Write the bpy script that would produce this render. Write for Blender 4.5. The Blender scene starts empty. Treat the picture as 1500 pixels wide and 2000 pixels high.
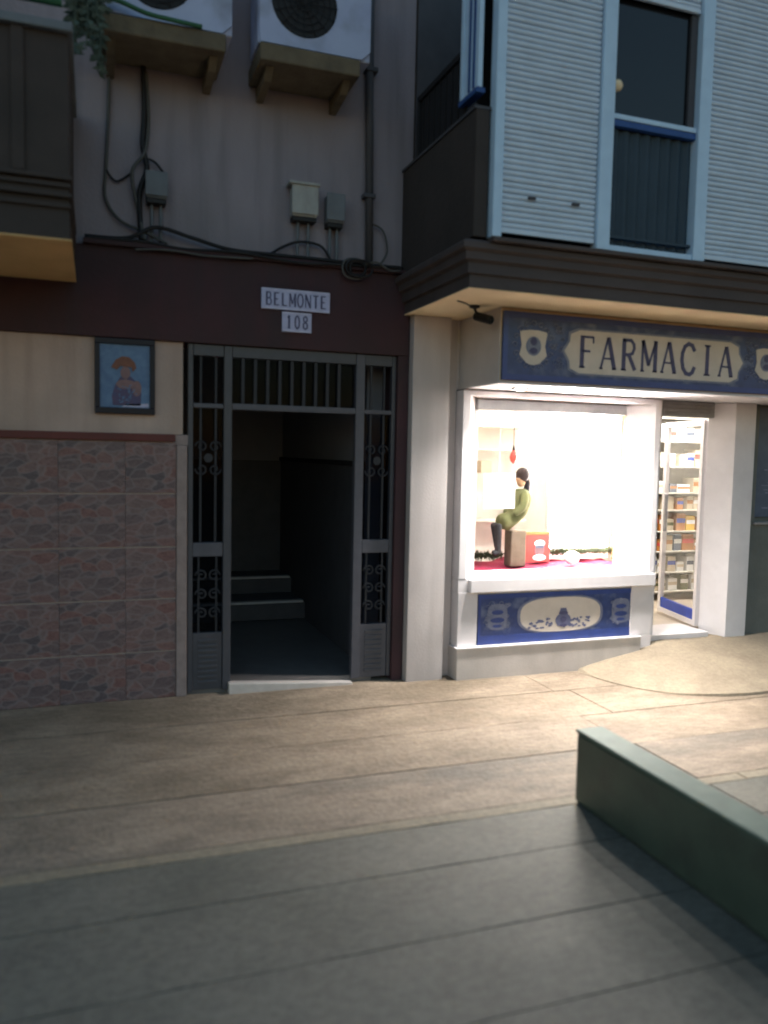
import bpy, bmesh, math, random
from mathutils import Vector, Matrix
random.seed(7)
S = bpy.context.scene
COL = S.collection
R = math.radians

# ---------------------------------------------------------------- camera, world, sun, exposure
cd = bpy.data.cameras.new('camera'); cam = bpy.data.objects.new('camera', cd); COL.objects.link(cam)
cd.sensor_fit = 'HORIZONTAL'; cd.sensor_width = 36.0; cd.lens = 36.0 * 1583.6 / 1500.0
cd.clip_start = 0.05; cd.clip_end = 400
yaw, pitch, roll = 0.34388844, 0.07297, 0.020968
f = Vector((math.sin(yaw) * math.cos(pitch), math.cos(yaw) * math.cos(pitch), -math.sin(pitch)))
r0 = Vector((math.cos(yaw), -math.sin(yaw), 0)); d0 = f.cross(r0)
r2 = r0 * math.cos(roll) - d0 * math.sin(roll); d2 = f.cross(r2)
M = Matrix((r2, -d2, -f)).transposed().to_4x4(); M.translation = Vector((0, -5.551, 1.68))
cam.matrix_world = M
cd.dof.use_dof = True; cd.dof.focus_distance = 12.0; cd.dof.aperture_fstop = 1.5
S.camera = cam

W = bpy.data.worlds.new("World"); S.world = W; W.use_nodes = True
nt = W.node_tree
sky = nt.nodes.new('ShaderNodeTexSky'); sky.sky_type = 'NISHITA'; sky.sun_disc = False
sky.sun_elevation = R(3.0); sky.sun_rotation = R(20); sky.air_density = 1.0; sky.dust_density = 0.6; sky.ozone_density = 3.0
bgn = nt.nodes['Background']; bgn.inputs['Strength'].default_value = 0.15
wb_ = nt.nodes.new('ShaderNodeMix'); wb_.data_type = 'RGBA'; wb_.blend_type = 'MULTIPLY'; wb_.inputs[0].default_value = 1
wb_.inputs[7].default_value = (1.32, .93, .70, 1); nt.links.new(sky.outputs[0], wb_.inputs[6]); nt.links.new(wb_.outputs[2], bgn.inputs[0])

sd = bpy.data.lights.new('sun', 'SUN'); sd.energy = 0.03; sd.angle = R(30); sd.color = (1, .85, .7)
so = bpy.data.objects.new('sun', sd); COL.objects.link(so); so.rotation_euler = (R(87), 0, R(-20 + 180))

S.view_settings.view_transform = 'Standard'; S.view_settings.look = 'None'; S.view_settings.gamma = 1
S.view_settings.use_curve_mapping = False
S.view_settings.exposure = 2.15
S.render.engine = 'CYCLES'

# ---------------------------------------------------------------- materials
def _nodes(name):
    m = bpy.data.materials.new(name); m.use_nodes = True
    return m, m.node_tree, m.node_tree.nodes['Principled BSDF']

def mat(name, col, col2=None, scale=4.0, rough=0.7, bump=0.0, bscale=60.0, metal=0.0, spec=0.3,
        stain=None, stain_scale=1.2, squash=(1, 1, 1), contrast=(0.35, 0.65), speck=0, sscale=140, streak=None):
    m, t, b = _nodes(name)
    L = t.links.new
    geo = t.nodes.new('ShaderNodeNewGeometry')
    mp = t.nodes.new('ShaderNodeMapping'); mp.inputs['Scale'].default_value = squash
    L(geo.outputs['Position'], mp.inputs['Vector'])
    if col2 is None: col2 = tuple(c * 0.82 for c in col)
    n = t.nodes.new('ShaderNodeTexNoise'); n.inputs['Scale'].default_value = scale; n.inputs['Detail'].default_value = 6
    n.inputs['Roughness'].default_value = 0.6
    L(mp.outputs[0], n.inputs['Vector'])
    mr = t.nodes.new('ShaderNodeMapRange'); mr.inputs[1].default_value = contrast[0]; mr.inputs[2].default_value = contrast[1]
    L(n.outputs['Fac'], mr.inputs[0])
    mx = t.nodes.new('ShaderNodeMix'); mx.data_type = 'RGBA'
    mx.inputs[6].default_value = (*col, 1); mx.inputs[7].default_value = (*col2, 1)
    L(mr.outputs[0], mx.inputs[0]); out = mx.outputs[2]
    if stain:
        n2 = t.nodes.new('ShaderNodeTexNoise'); n2.inputs['Scale'].default_value = stain_scale; n2.inputs['Detail'].default_value = 8
        L(mp.outputs[0], n2.inputs['Vector'])
        m2 = t.nodes.new('ShaderNodeMapRange'); m2.inputs[1].default_value = .5; m2.inputs[2].default_value = .72
        L(n2.outputs['Fac'], m2.inputs[0])
        x2 = t.nodes.new('ShaderNodeMix'); x2.data_type = 'RGBA'; x2.inputs[7].default_value = (*stain, 1)
        L(m2.outputs[0], x2.inputs[0]); L(out, x2.inputs[6]); out = x2.outputs[2]
    if speck:
        for sc_, am_ in ((sscale, speck), (sscale * .22, speck * .8)):
            n4 = t.nodes.new('ShaderNodeTexNoise'); n4.inputs['Scale'].default_value = sc_; n4.inputs['Detail'].default_value = 3
            L(mp.outputs[0], n4.inputs['Vector'])
            m4 = t.nodes.new('ShaderNodeMapRange'); m4.inputs[1].default_value = .3; m4.inputs[2].default_value = .7
            m4.inputs[3].default_value = 1 - am_; m4.inputs[4].default_value = 1 + am_ * .6; L(n4.outputs['Fac'], m4.inputs[0])
            x4 = t.nodes.new('ShaderNodeVectorMath'); x4.operation = 'SCALE'; L(out, x4.inputs[0]); L(m4.outputs[0], x4.inputs['Scale']); out = x4.outputs[0]
    if streak:
        m5 = t.nodes.new('ShaderNodeMapping'); m5.inputs['Scale'].default_value = (7, 7, .55); L(geo.outputs['Position'], m5.inputs['Vector'])
        n5 = t.nodes.new('ShaderNodeTexNoise'); n5.inputs['Scale'].default_value = 1; n5.inputs['Detail'].default_value = 5; L(m5.outputs[0], n5.inputs['Vector'])
        r5 = t.nodes.new('ShaderNodeMapRange'); r5.inputs[1].default_value = .48; r5.inputs[2].default_value = .75; L(n5.outputs['Fac'], r5.inputs[0])
        x5 = t.nodes.new('ShaderNodeMix'); x5.data_type = 'RGBA'; x5.inputs[7].default_value = (*streak, 1)
        L(r5.outputs[0], x5.inputs[0]); L(out, x5.inputs[6]); out = x5.outputs[2]
    L(out, b.inputs['Base Color'])
    b.inputs['Roughness'].default_value = rough; b.inputs['Metallic'].default_value = metal
    b.inputs['Specular IOR Level'].default_value = spec
    if bump:
        n3 = t.nodes.new('ShaderNodeTexNoise'); n3.inputs['Scale'].default_value = bscale; n3.inputs['Detail'].default_value = 5
        L(geo.outputs['Position'], n3.inputs['Vector'])
        bp = t.nodes.new('ShaderNodeBump'); bp.inputs['Strength'].default_value = bump; bp.inputs['Distance'].default_value = 0.01
        L(n3.outputs['Fac'], bp.inputs['Height']); L(bp.outputs[0], b.inputs['Normal'])
    return m

def emit(name, col, strength):
    m, t, b = _nodes(name)
    b.inputs['Base Color'].default_value = (.8, .8, .8, 1)
    b.inputs['Emission Color'].default_value = (*col, 1); b.inputs['Emission Strength'].default_value = strength
    return m

def glass(name, tint=(1, 1, 1), refl=0.08):
    m, t, b = _nodes(name); L = t.links.new
    tr = t.nodes.new('ShaderNodeBsdfTransparent'); tr.inputs[0].default_value = (*tint, 1)
    gl = t.nodes.new('ShaderNodeBsdfGlossy'); gl.inputs['Roughness'].default_value = 0.03
    lw = t.nodes.new('ShaderNodeLayerWeight'); lw.inputs[0].default_value = 0.3
    mr = t.nodes.new('ShaderNodeMapRange'); mr.inputs[3].default_value = refl * .5; mr.inputs[4].default_value = min(1, refl * 6)
    L(lw.outputs['Facing'], mr.inputs[0])
    mx = t.nodes.new('ShaderNodeMixShader'); L(mr.outputs[0], mx.inputs[0]); L(tr.outputs[0], mx.inputs[1]); L(gl.outputs[0], mx.inputs[2])
    L(mx.outputs[0], t.nodes['Material Output'].inputs[0])
    return m

def tile_mat(name):
    """glazed tile printed with irregular red and grey flagstones; the print repeats tile by tile"""
    m, t, b = _nodes(name); L = t.links.new; N = t.nodes.new
    tc = N('ShaderNodeTexCoord'); oi = N('ShaderNodeObjectInfo')
    q = N('ShaderNodeMath'); q.operation = 'MULTIPLY'; q.inputs[1].default_value = 3.0; L(oi.outputs['Random'], q.inputs[0])
    fl = N('ShaderNodeMath'); fl.operation = 'FLOOR'; L(q.outputs[0], fl.inputs[0])
    k = N('ShaderNodeMath'); k.operation = 'MULTIPLY'; k.inputs[1].default_value = 3.7; L(fl.outputs[0], k.inputs[0])
    cx = N('ShaderNodeCombineXYZ'); L(k.outputs[0], cx.inputs[1])
    mp = N('ShaderNodeMapping'); mp.inputs['Scale'].default_value = (8.5, 8.5, 17.0); mp.inputs['Rotation'].default_value = (0, R(-12), 0)
    L(tc.outputs['Object'], mp.inputs['Vector'])
    ns = N('ShaderNodeTexNoise'); ns.inputs['Scale'].default_value = 9; ns.inputs['Detail'].default_value = 3
    L(tc.outputs['Object'], ns.inputs['Vector'])
    ad = N('ShaderNodeVectorMath'); ad.operation = 'MULTIPLY_ADD'; ad.inputs[1].default_value = (.9, .9, .9)
    L(ns.outputs['Color'], ad.inputs[0]); L(mp.outputs[0], ad.inputs[2])
    a2 = N('ShaderNodeVectorMath'); L(ad.outputs[0], a2.inputs[0]); L(cx.outputs[0], a2.inputs[1])
    v = N('ShaderNodeTexVoronoi'); v.inputs['Scale'].default_value = 1.0; L(a2.outputs[0], v.inputs['Vector'])
    e = N('ShaderNodeTexVoronoi'); e.feature = 'DISTANCE_TO_EDGE'; e.inputs['Scale'].default_value = 1.0; L(a2.outputs[0], e.inputs['Vector'])
    sp = N('ShaderNodeSeparateColor'); L(v.outputs['Color'], sp.inputs[0])
    cr = N('ShaderNodeValToRGB'); cr.color_ramp.interpolation = 'LINEAR'
    els = cr.color_ramp.elements
    els[0].position = 0; els[0].color = (.105, .085, .095, 1); els[1].position = 1; els[1].color = (.205, .105, .098, 1)
    for p_, c_ in ((.25, (.158, .112, .116, 1)), (.5, (.190, .128, .126, 1)), (.75, (.215, .135, .132, 1))):
        x = els.new(p_); x.color = c_
    L(sp.outputs[0], cr.inputs[0])
    n2 = N('ShaderNodeTexNoise'); n2.inputs['Scale'].default_value = 3.2; n2.inputs['Detail'].default_value = 8; n2.inputs['Distortion'].default_value = 1.5
    L(a2.outputs[0], n2.inputs['Vector'])
    mr = N('ShaderNodeMapRange'); mr.inputs[1].default_value = .38; mr.inputs[2].default_value = .68; L(n2.outputs['Fac'], mr.inputs[0])
    mx = N('ShaderNodeMix'); mx.data_type = 'RGBA'; mx.blend_type = 'MULTIPLY'; mx.inputs[7].default_value = (.62, .60, .62, 1)
    L(mr.outputs[0], mx.inputs[0]); L(cr.outputs[0], mx.inputs[6])
    vr = N('ShaderNodeMapRange'); vr.inputs[1].default_value = 0; vr.inputs[2].default_value = .10; vr.inputs[3].default_value = .42; vr.inputs[4].default_value = 0
    L(e.outputs['Distance'], vr.inputs[0])
    nm = N('ShaderNodeMath'); nm.operation = 'MULTIPLY'; L(vr.outputs[0], nm.inputs[0]); L(n2.outputs['Fac'], nm.inputs[1])
    m3 = N('ShaderNodeMix'); m3.data_type = 'RGBA'; m3.inputs[7].default_value = (.40, .35, .36, 1)
    L(nm.outputs[0], m3.inputs[0]); L(mx.outputs[2], m3.inputs[6]); L(m3.outputs[2], b.inputs['Base Color'])
    b.inputs['Roughness'].default_value = .42; b.inputs['Specular IOR Level'].default_value = .35
    bp = N('ShaderNodeBump'); bp.inputs['Strength'].default_value = .25; bp.inputs['Distance'].default_value = .006
    L(n2.outputs['Fac'], bp.inputs['Height']); L(bp.outputs[0], b.inputs['Normal'])
    return m

MT = {}
MT['upper'] = mat('grey_render', (0.3, 0.268, 0.298), (0.25, 0.225, 0.25), 2.2, .9, .35, 45, stain=(.20, .185, .19), stain_scale=.9, squash=(1, 1, .45), streak=(.20, .18, .20))
MT['maroon'] = mat('maroon_paint', (0.065, 0.03, 0.036), (0.052, 0.027, 0.031), 3, .75, .3, 40, stain=(.04, .028, .03), streak=(.045, .03, .034))
MT['maroon2'] = mat('red_moulding_paint', (.13, .033, .03), (.10, .028, .026), 5, .5)
MT['cream'] = mat('salmon_cream_paint', (0.5, 0.385, 0.34), (0.44, 0.335, 0.295), 2.5, .85, .25, 50, streak=(.36, .27, .23), stain=(.36, .28, .24))
MT['grout'] = mat('pale_grout', (.62, .53, .52), (.52, .45, .44), 20, .9)
MT['tile'] = tile_mat('flagstone_print_tile')
MT['marble'] = mat('pink_marble_trim', (.30, .235, .225), (.23, .18, .175), 14, .4)
MT['ochre'] = mat('ochre_paint', (0.66, 0.43, 0.19), (0.58, 0.37, 0.16), 4, .85, .2)
MT['brown'] = mat('dark_brown_paint', (0.055, 0.044, 0.04), (0.042, 0.035, 0.032), 3, .8, .3, 40)
MT['brown2'] = mat('brown_cornice_paint', (0.085, 0.068, 0.066), (0.066, 0.053, 0.052), 5, .7, .2, 40, squash=(.4, 1, 1))
MT['soffit'] = mat('cream_yellow_soffit_paint', (.84, .68, .44), (.78, .62, .40), 2.5, .85, .15, stain=(.68, .53, .34), stain_scale=1.5)
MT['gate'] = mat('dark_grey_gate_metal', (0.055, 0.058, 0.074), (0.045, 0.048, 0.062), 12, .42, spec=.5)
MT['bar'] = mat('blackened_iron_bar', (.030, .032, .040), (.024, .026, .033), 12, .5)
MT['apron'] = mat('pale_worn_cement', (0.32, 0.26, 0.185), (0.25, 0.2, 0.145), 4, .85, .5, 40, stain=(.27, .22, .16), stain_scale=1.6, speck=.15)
MT['gatelite'] = mat('lighter_grey_gate_metal', (0.078, 0.08, 0.102), (0.062, 0.064, 0.083), 12, .45, spec=.5)  # lighter gate grey: transom, mid rails, right inner post and kick panel
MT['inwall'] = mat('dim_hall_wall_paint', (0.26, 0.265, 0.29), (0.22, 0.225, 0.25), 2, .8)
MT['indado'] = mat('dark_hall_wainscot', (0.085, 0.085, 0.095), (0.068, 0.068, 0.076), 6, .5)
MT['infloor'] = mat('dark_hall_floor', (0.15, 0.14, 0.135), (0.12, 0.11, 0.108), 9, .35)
MT['nosing'] = mat('pale_stone_nosing', (0.5, 0.49, 0.48), None, 8, .4)
MT['white_marble'] = mat('pale_marble_step', (.62, .56, .52), (.5, .45, .42), 6, .35)
MT['pier'] = mat('white_pier_paint', (.55, .50, .49), (.48, .43, .42), 3, .6, .12, stain=(.36, .32, .31), stain_scale=1.6, squash=(1, 1, .4), streak=(.42, .38, .37))
MT['white'] = mat('white_frame_stone', (.70, .66, .67), (.63, .59, .60), 5, .5)
MT['cheek'] = mat('greyish_white_paint', (.62, .58, .57), (.56, .52, .51), 4, .6)
MT['plinth'] = mat('grey_stone_plinth', (.56, .51, .48), (.45, .41, .385), 4, .5, .15, squash=(1, 1, .5))
MT['alu'] = mat('pale_blue_white_aluminium', (0.5, 0.68, 0.86), (0.45, 0.62, 0.8), 10, .4, spec=.5)
MT['slat'] = mat('pale_grey_blue_slat', (0.62, 0.73, 0.85), (0.56, 0.66, 0.77), 7, .45, spec=.4)
MT['bluepaint'] = mat('blue_edge_paint', (.03, .09, .28), None, 8, .5)
MT['darkpane'] = mat('dark_glossy_window_glass', (.010, .012, .014), (.008, .009, .012), 2, .08, spec=.5)
MT['curtain'] = mat('dark_blue_green_corrugated_sheet', (.035, .06, .085), (.028, .05, .07), 5, .6)
MT['black'] = mat('black_plastic', (.012, .012, .013), None, 8, .5)
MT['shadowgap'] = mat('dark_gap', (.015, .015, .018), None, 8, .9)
MT['acwhite'] = mat('bluish_white_casing', (0.42, 0.48, 0.66), (0.37, 0.42, 0.6), 5, .5, stain=(.2, .22, .28), stain_scale=3)
MT['slabwood'] = mat('weathered_ochre_concrete', (0.16, 0.13, 0.085), (0.11, 0.09, 0.062), 9, .9, .6, 35)
MT['pvc'] = mat('grey_pvc', (.15, .17, .19), (.12, .135, .15), 6, .5)
MT['pvclite'] = mat('yellowed_white_pvc', (0.36, 0.37, 0.35), (0.29, 0.295, 0.28), 12, .5, squash=(1, 1, .6))
MT['cable'] = mat('black_cable', (.016, .016, .018), None, 9, .6)
MT['cable2'] = mat('grey_cable', (.09, .09, .085), None, 9, .6)
MT['pipe'] = mat('dark_grey_downpipe', (.075, .075, .085), None, 4, .6)
MT['leaf'] = mat('dusty_green_leaf', (.07, .10, .08), (.04, .065, .05), 20, .6)
MT['hose'] = mat('green_hose', (.03, .12, .06), None, 9, .4)
MT['greenwall'] = mat('dark_green_paint', (0.07, 0.094, 0.07), (0.056, 0.078, 0.058), 6, .42, .15, 60, spec=.45, stain=(.05, .06, .048), stain_scale=5)
MT['greentop'] = mat('paler_green_top', (0.16, 0.205, 0.16), (0.12, 0.16, 0.125), 9, .7)  # top strip coloured paler green than the wall faces
MT['pave_tan'] = mat('tan_textured_concrete', (0.335, 0.262, 0.192), (0.225, 0.172, 0.125), 5.5, .8, .9, 28, stain=(.17, .13, .09), stain_scale=1.3, squash=(.45, 1, 1), speck=.24)
MT['pave_mid'] = mat('brown_grey_concrete', (0.33, 0.26, 0.195), (0.225, 0.175, 0.132), 6, .8, .7, 32, stain=(.17, .145, .12), stain_scale=1.5, squash=(.4, 1, 1), speck=.24)
MT['pave_grey'] = mat('grey_concrete', (0.188, 0.174, 0.142), (0.148, 0.137, 0.112), 3, .75, .25, 120, stain=(.125, .12, .098), stain_scale=1.6, squash=(.7, 1, 1), speck=.24)
MT['edging'] = mat('ochre_grey_edging', (0.3, 0.25, 0.18), (0.24, 0.2, 0.145), 5, .8, .3, speck=.24)
MT['ground'] = mat('dark_joint_fill', (.05, .045, .04), None, 10, .95)
MT['signblue'] = mat('cobalt_glazed_tile', (0.032, 0.06, 0.19), (0.022, 0.041, 0.14), 16, .3, spec=.5, stain=(.13, .16, .26), stain_scale=9)
MT['signblue2'] = mat('plain_cobalt_border', (0.03, 0.06, 0.24), (0.025, 0.05, 0.19), 8, .3, spec=.5)
MT['signcream'] = mat('cream_glazed_tile', (0.62, 0.55, 0.49), (0.55, 0.485, 0.43), 7, .3, spec=.5)
MT['signmid'] = mat('grey_blue_glaze', (.20, .215, .30), (.13, .15, .24), 25, .3, spec=.5)
MT['ink'] = mat('dark_blue_ink', (0.06, 0.06, 0.14), (0.09, 0.09, 0.18), 30, .4)
MT['ink2'] = mat('faded_blue_ink', (.14, .15, .25), (.10, .11, .2), 30, .4)
MT['platewhite'] = mat('white_blue_glazed_plate', (.42, .44, .66), (.36, .38, .58), 20, .3, spec=.5)
MT['platerim'] = mat('pale_glazed_rim', (.55, .56, .76), None, 20, .3)
MT['gold'] = mat('ochre_glaze', (.30, .19, .07), None, 20, .35)
MT['inside'] = mat('white_shop_wall', (0.72, 0.69, 0.62), None, 3, .7)
MT['shopfloor'] = mat('beige_shop_floor', (.5, .42, .34), None, 6, .3)
MT['red'] = mat('crimson_cloth', (0.26, 0.015, 0.05), (0.19, 0.012, 0.04), 14, .8)
MT['redp'] = mat('red_print', (.62, .07, .06), None, 10, .5)
MT['olive'] = mat('olive_felt', (0.115, 0.12, 0.05), (0.09, 0.095, 0.04), 14, .9)
MT['hair'] = mat('dark_brown_hair', (.02, .015, .02), None, 30, .7)
MT['skin'] = mat('tan_skin_paint', (.45, .27, .16), None, 10, .6)
MT['dark'] = mat('charcoal_cloth', (.03, .03, .035), None, 20, .8)
MT['cork'] = mat('tan_pedestal_wood', (0.15, 0.115, 0.085), (0.11, 0.085, 0.06), 12, .7)
MT['garland'] = mat('dull_green_tinsel', (0.045, 0.065, 0.025), (0.03, 0.04, 0.018), 40, .7)
MT['yellow'] = mat('yellow_banner_cloth', (0.75, 0.45, 0.03), None, 6, .6)
MT['orange'] = mat('orange_brown_curtain', (0.4, 0.16, 0.035), (0.34, 0.13, 0.03), 8, .7)
MT['paper'] = mat('white_card', (.8, .8, .8), None, 3, .6)
MT['beige'] = mat('beige_box_card', (.55, .46, .34), None, 8, .7)
MT['steel'] = mat('grey_rolled_shutter', (.28, .27, .28), (.22, .21, .22), 10, .4, spec=.5)
MT['steel2'] = mat('brushed_shelf_grey', (0.62, 0.59, 0.53), (0.55, 0.52, 0.47), 10, .5)
MT['bluestrip'] = mat('royal_blue_strip', (.03, .07, .42), None, 10, .4)
MT['greyshop'] = mat('grey_green_wall_paint', (.15, .155, .145), (.12, .125, .115), 4, .7, .2)
MT['pboard'] = mat('blue_grey_board', (.10, .13, .19), (.07, .09, .14), 6, .3)
MT['skyprint'] = mat('sky_blue_glazed_print', (0.09, 0.19, 0.35), (0.055, 0.13, 0.28), 22, .35, spec=.4)
MT['navy'] = mat('navy_frame', (0.006, 0.007, 0.018), None, 9, .4)
MT['robe'] = mat('violet_blue_glaze', (.055, .06, .16), (.08, .06, .13), 35, .35)
MT['rust'] = mat('rust_glaze', (.20, .075, .045), (.13, .05, .04), 35, .35)
MT['flesh'] = mat('muted_pink_glaze', (.22, .13, .14), (.16, .10, .12), 30, .35)
MT['glass'] = glass('shop_window_glass', (1, 1, 1), .05)
MT['glass2'] = glass('hall_gate_glass', (.42, .44, .50), .006)
MT['lamp'] = emit('lit_lamp_lens', (1, .97, .9), 60)
MT['panel'] = emit('lit_white_panel', (1, .965, .91), 25)
MT['ceil2'] = emit('bright_ceiling_panel', (1, .95, .87), 11)
MT['ceil'] = emit('lit_ceiling_panel', (1, .95, .87), 3.5)

# ---------------------------------------------------------------- helpers
def box(bm, x0, x1, y0, y1, z0, z1):
    v = [bm.verts.new(p) for p in ((x0, y0, z0), (x1, y0, z0), (x1, y1, z0), (x0, y1, z0), (x0, y0, z1), (x1, y0, z1), (x1, y1, z1), (x0, y1, z1))]
    for q in ((0, 3, 2, 1), (4, 5, 6, 7), (0, 1, 5, 4), (1, 2, 6, 5), (2, 3, 7, 6), (3, 0, 4, 7)): bm.faces.new([v[i] for i in q])
    return v

def B(*boxes):
    bm = bmesh.new()
    for b in boxes: box(bm, *b)
    return bm

def tube(bm, pts, rad, seg=8):
    pts = [Vector(p) for p in pts]; rings = []
    for i, p in enumerate(pts):
        d = (pts[min(i + 1, len(pts) - 1)] - pts[max(i - 1, 0)]).normalized()
        a = d.cross(Vector((0, 1, 0)));
        if a.length < .05: a = d.cross(Vector((1, 0, 0)))
        a.normalize(); b = d.cross(a)
        rr = rad(i / (len(pts) - 1)) if callable(rad) else rad
        rings.append([bm.verts.new(p + (a * math.cos(t) + b * math.sin(t)) * rr) for t in [2 * math.pi * k / seg for k in range(seg)]])
    for i in range(len(rings) - 1):
        for k in range(seg): bm.faces.new((rings[i][k], rings[i][(k + 1) % seg], rings[i + 1][(k + 1) % seg], rings[i + 1][k]))
    bm.faces.new(rings[0][::-1]); bm.faces.new(rings[-1])
    return bm

def spline(pts, n=8):
    pts = [Vector(p) for p in pts]; P = [pts[0]] + pts + [pts[-1]]; out = []
    for i in range(1, len(P) - 2):
        a, b, c, d = P[i - 1], P[i], P[i + 1], P[i + 2]
        for k in range(n):
            t = k / n
            out.append(.5 * ((2 * b) + (c - a) * t + (2 * a - 5 * b + 4 * c - d) * t * t + (3 * b - a - 3 * c + d) * t ** 3))
    out.append(pts[-1]); return out

def lathe(bm, prof, c, axis='Z', seg=24):
    rings = []
    for r, h in prof:
        ring = []
        for k in range(seg):
            t = 2 * math.pi * k / seg; u, v = r * math.cos(t), r * math.sin(t)
            if axis == 'Z': p = (c[0] + u, c[1] + v, c[2] + h)
            elif axis == 'Y': p = (c[0] + u, c[1] + h, c[2] + v)
            else: p = (c[0] + h, c[1] + u, c[2] + v)
            ring.append(bm.verts.new(p))
        rings.append(ring)
    for i in range(len(rings) - 1):
        for k in range(seg): bm.faces.new((rings[i][k], rings[i][(k + 1) % seg], rings[i + 1][(k + 1) % seg], rings[i + 1][k]))
    bm.faces.new(rings[0][::-1]); bm.faces.new(rings[-1]); return bm

def plate(bm, outline, y, th):
    """a flat plate in the facade plane: outline in (x, z), front at y, thickness th behind it"""
    a = [bm.verts.new((x, y, z)) for x, z in outline]; b = [bm.verts.new((x, y + th, z)) for x, z in outline]
    n = len(a); bm.faces.new(a); bm.faces.new(b[::-1])
    for i in range(n): bm.faces.new((a[i], b[i], b[(i + 1) % n], a[(i + 1) % n]))
    return bm

def ellipse(cx, cz, rx, rz, n=28, a0=0, p=1.0):
    o = []
    for k in range(n):
        t = a0 + 2 * math.pi * k / n; c, s = math.cos(t), math.sin(t)
        o.append((cx + rx * math.copysign(abs(c) ** p, c), cz + rz * math.copysign(abs(s) ** p, s)))
    return o

def root_loc(o):
    while o.parent: o = o.parent
    return Vector(o.location)

def obj(name, bm, m, parent=None, bev=0, smooth=False, label=None):
    bmesh.ops.recalc_face_normals(bm, faces=bm.faces)
    if parent is not None:
        bmesh.ops.translate(bm, verts=bm.verts, vec=-root_loc(parent))
    me = bpy.data.meshes.new(name); bm.to_mesh(me); bm.free()
    o = bpy.data.objects.new(name, me); COL.objects.link(o)
    if m: me.materials.append(MT[m] if isinstance(m, str) else m)
    if parent is not None: o.parent = parent
    if bev:
        md = o.modifiers.new('bevel', 'BEVEL'); md.width = bev; md.segments = 2; md.limit_method = 'ANGLE'
    if smooth:
        for p in me.polygons: p.use_smooth = True
    if label: o['label'] = label
    return o

def tag(o, label, cat, group=None):
    o['label'] = label; o['category'] = cat
    if group: o['group'] = group
    return o

def thing(name, label, cat, loc=(0, 0, 0), group=None):
    o = bpy.data.objects.new(name, None); COL.objects.link(o); o.location = loc; o.empty_display_size = .1
    return tag(o, label, cat, group)

def struct(name, bm, m, **k):
    o = obj(name, bm, m, **k); o['kind'] = 'structure'; return o

def piece(name, mesh, parent, loc):
    o = bpy.data.objects.new(name, mesh); COL.objects.link(o); o.parent = parent
    o.location = Vector(loc) - root_loc(parent); return o

# ---------------------------------------------------------------- ground
struct('ground', B((-40, 40, -40, 12, -.30, -.022)), 'ground')
pv = bpy.data.objects.new('pavement', None); COL.objects.link(pv); pv['kind'] = 'structure'
rows = [(0.10, -.60, 'pave_tan'), (-.60, -1.128, 'pave_tan'), (-1.128, -1.655, 'pave_tan'), (-1.655, -2.19, 'pave_mid'), (-2.19, -2.275, 'edging'),
        (-2.275, -2.63, 'pave_grey'), (-2.63, -3.078, 'pave_grey'), (-3.078, -3.50, 'pave_grey'), (-3.50, -3.95, 'pave_grey'),
        (-3.95, -4.4, 'pave_grey'), (-4.4, -4.85, 'pave_grey'), (-4.85, -5.3, 'pave_grey'), (-5.3, -5.75, 'pave_grey'), (-5.75, -6.2, 'pave_grey')]
def pave_slab(x0, x1, y0, y1, m):
    # slab with slightly wavy, chipped edges
    bm = bmesh.new(); n = max(4, int((x1 - x0) / .16)); top = []
    g = .0035
    dz = random.uniform(-.0015, .0015)
    for j in range(2):
        row = []
        for i in range(n + 1):
            x = x0 + g + (x1 - x0 - 2 * g) * i / n
            y = (y0 + g if j == 0 else y1 - g)
            if 0 < i < n: y += random.gauss(0, .0014) * (1 if j == 0 else -1)
            row.append((x, y, dz))
        top.append(row)
    A = [bm.verts.new(p) for p in top[0]]; Bv = [bm.verts.new(p) for p in top[1]]
    A2 = [bm.verts.new((p[0], p[1], -.02)) for p in top[0]]; B2 = [bm.verts.new((p[0], p[1], -.02)) for p in top[1]]
    for i in range(n):
        bm.faces.new((A[i], A[i + 1], Bv[i + 1], Bv[i])); bm.faces.new((A[i], A2[i], A2[i + 1], A[i + 1])); bm.faces.new((Bv[i], Bv[i + 1], B2[i + 1], B2[i]))
    bm.faces.new((A[0], Bv[0], B2[0], A2[0])); bm.faces.new((A[n], A2[n], B2[n], Bv[n]))
    obj('slab', bm, m, pv)
cuts0 = [-7, -4.1, -1.3, 3.12, 6.0, 9]
for ri, (ya, yb, m) in enumerate(rows):
    cuts = [c + (0 if abs(c) > 6.5 else random.uniform(-.35, .15)) for c in cuts0]
    if m == 'pave_grey': cuts = [-7, -2.6 + random.uniform(-.4, .3), 2.9 + random.uniform(-.2, .5), 9]
    for a, b in zip(cuts, cuts[1:]): pave_slab(a, b, yb, ya, m)

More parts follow.
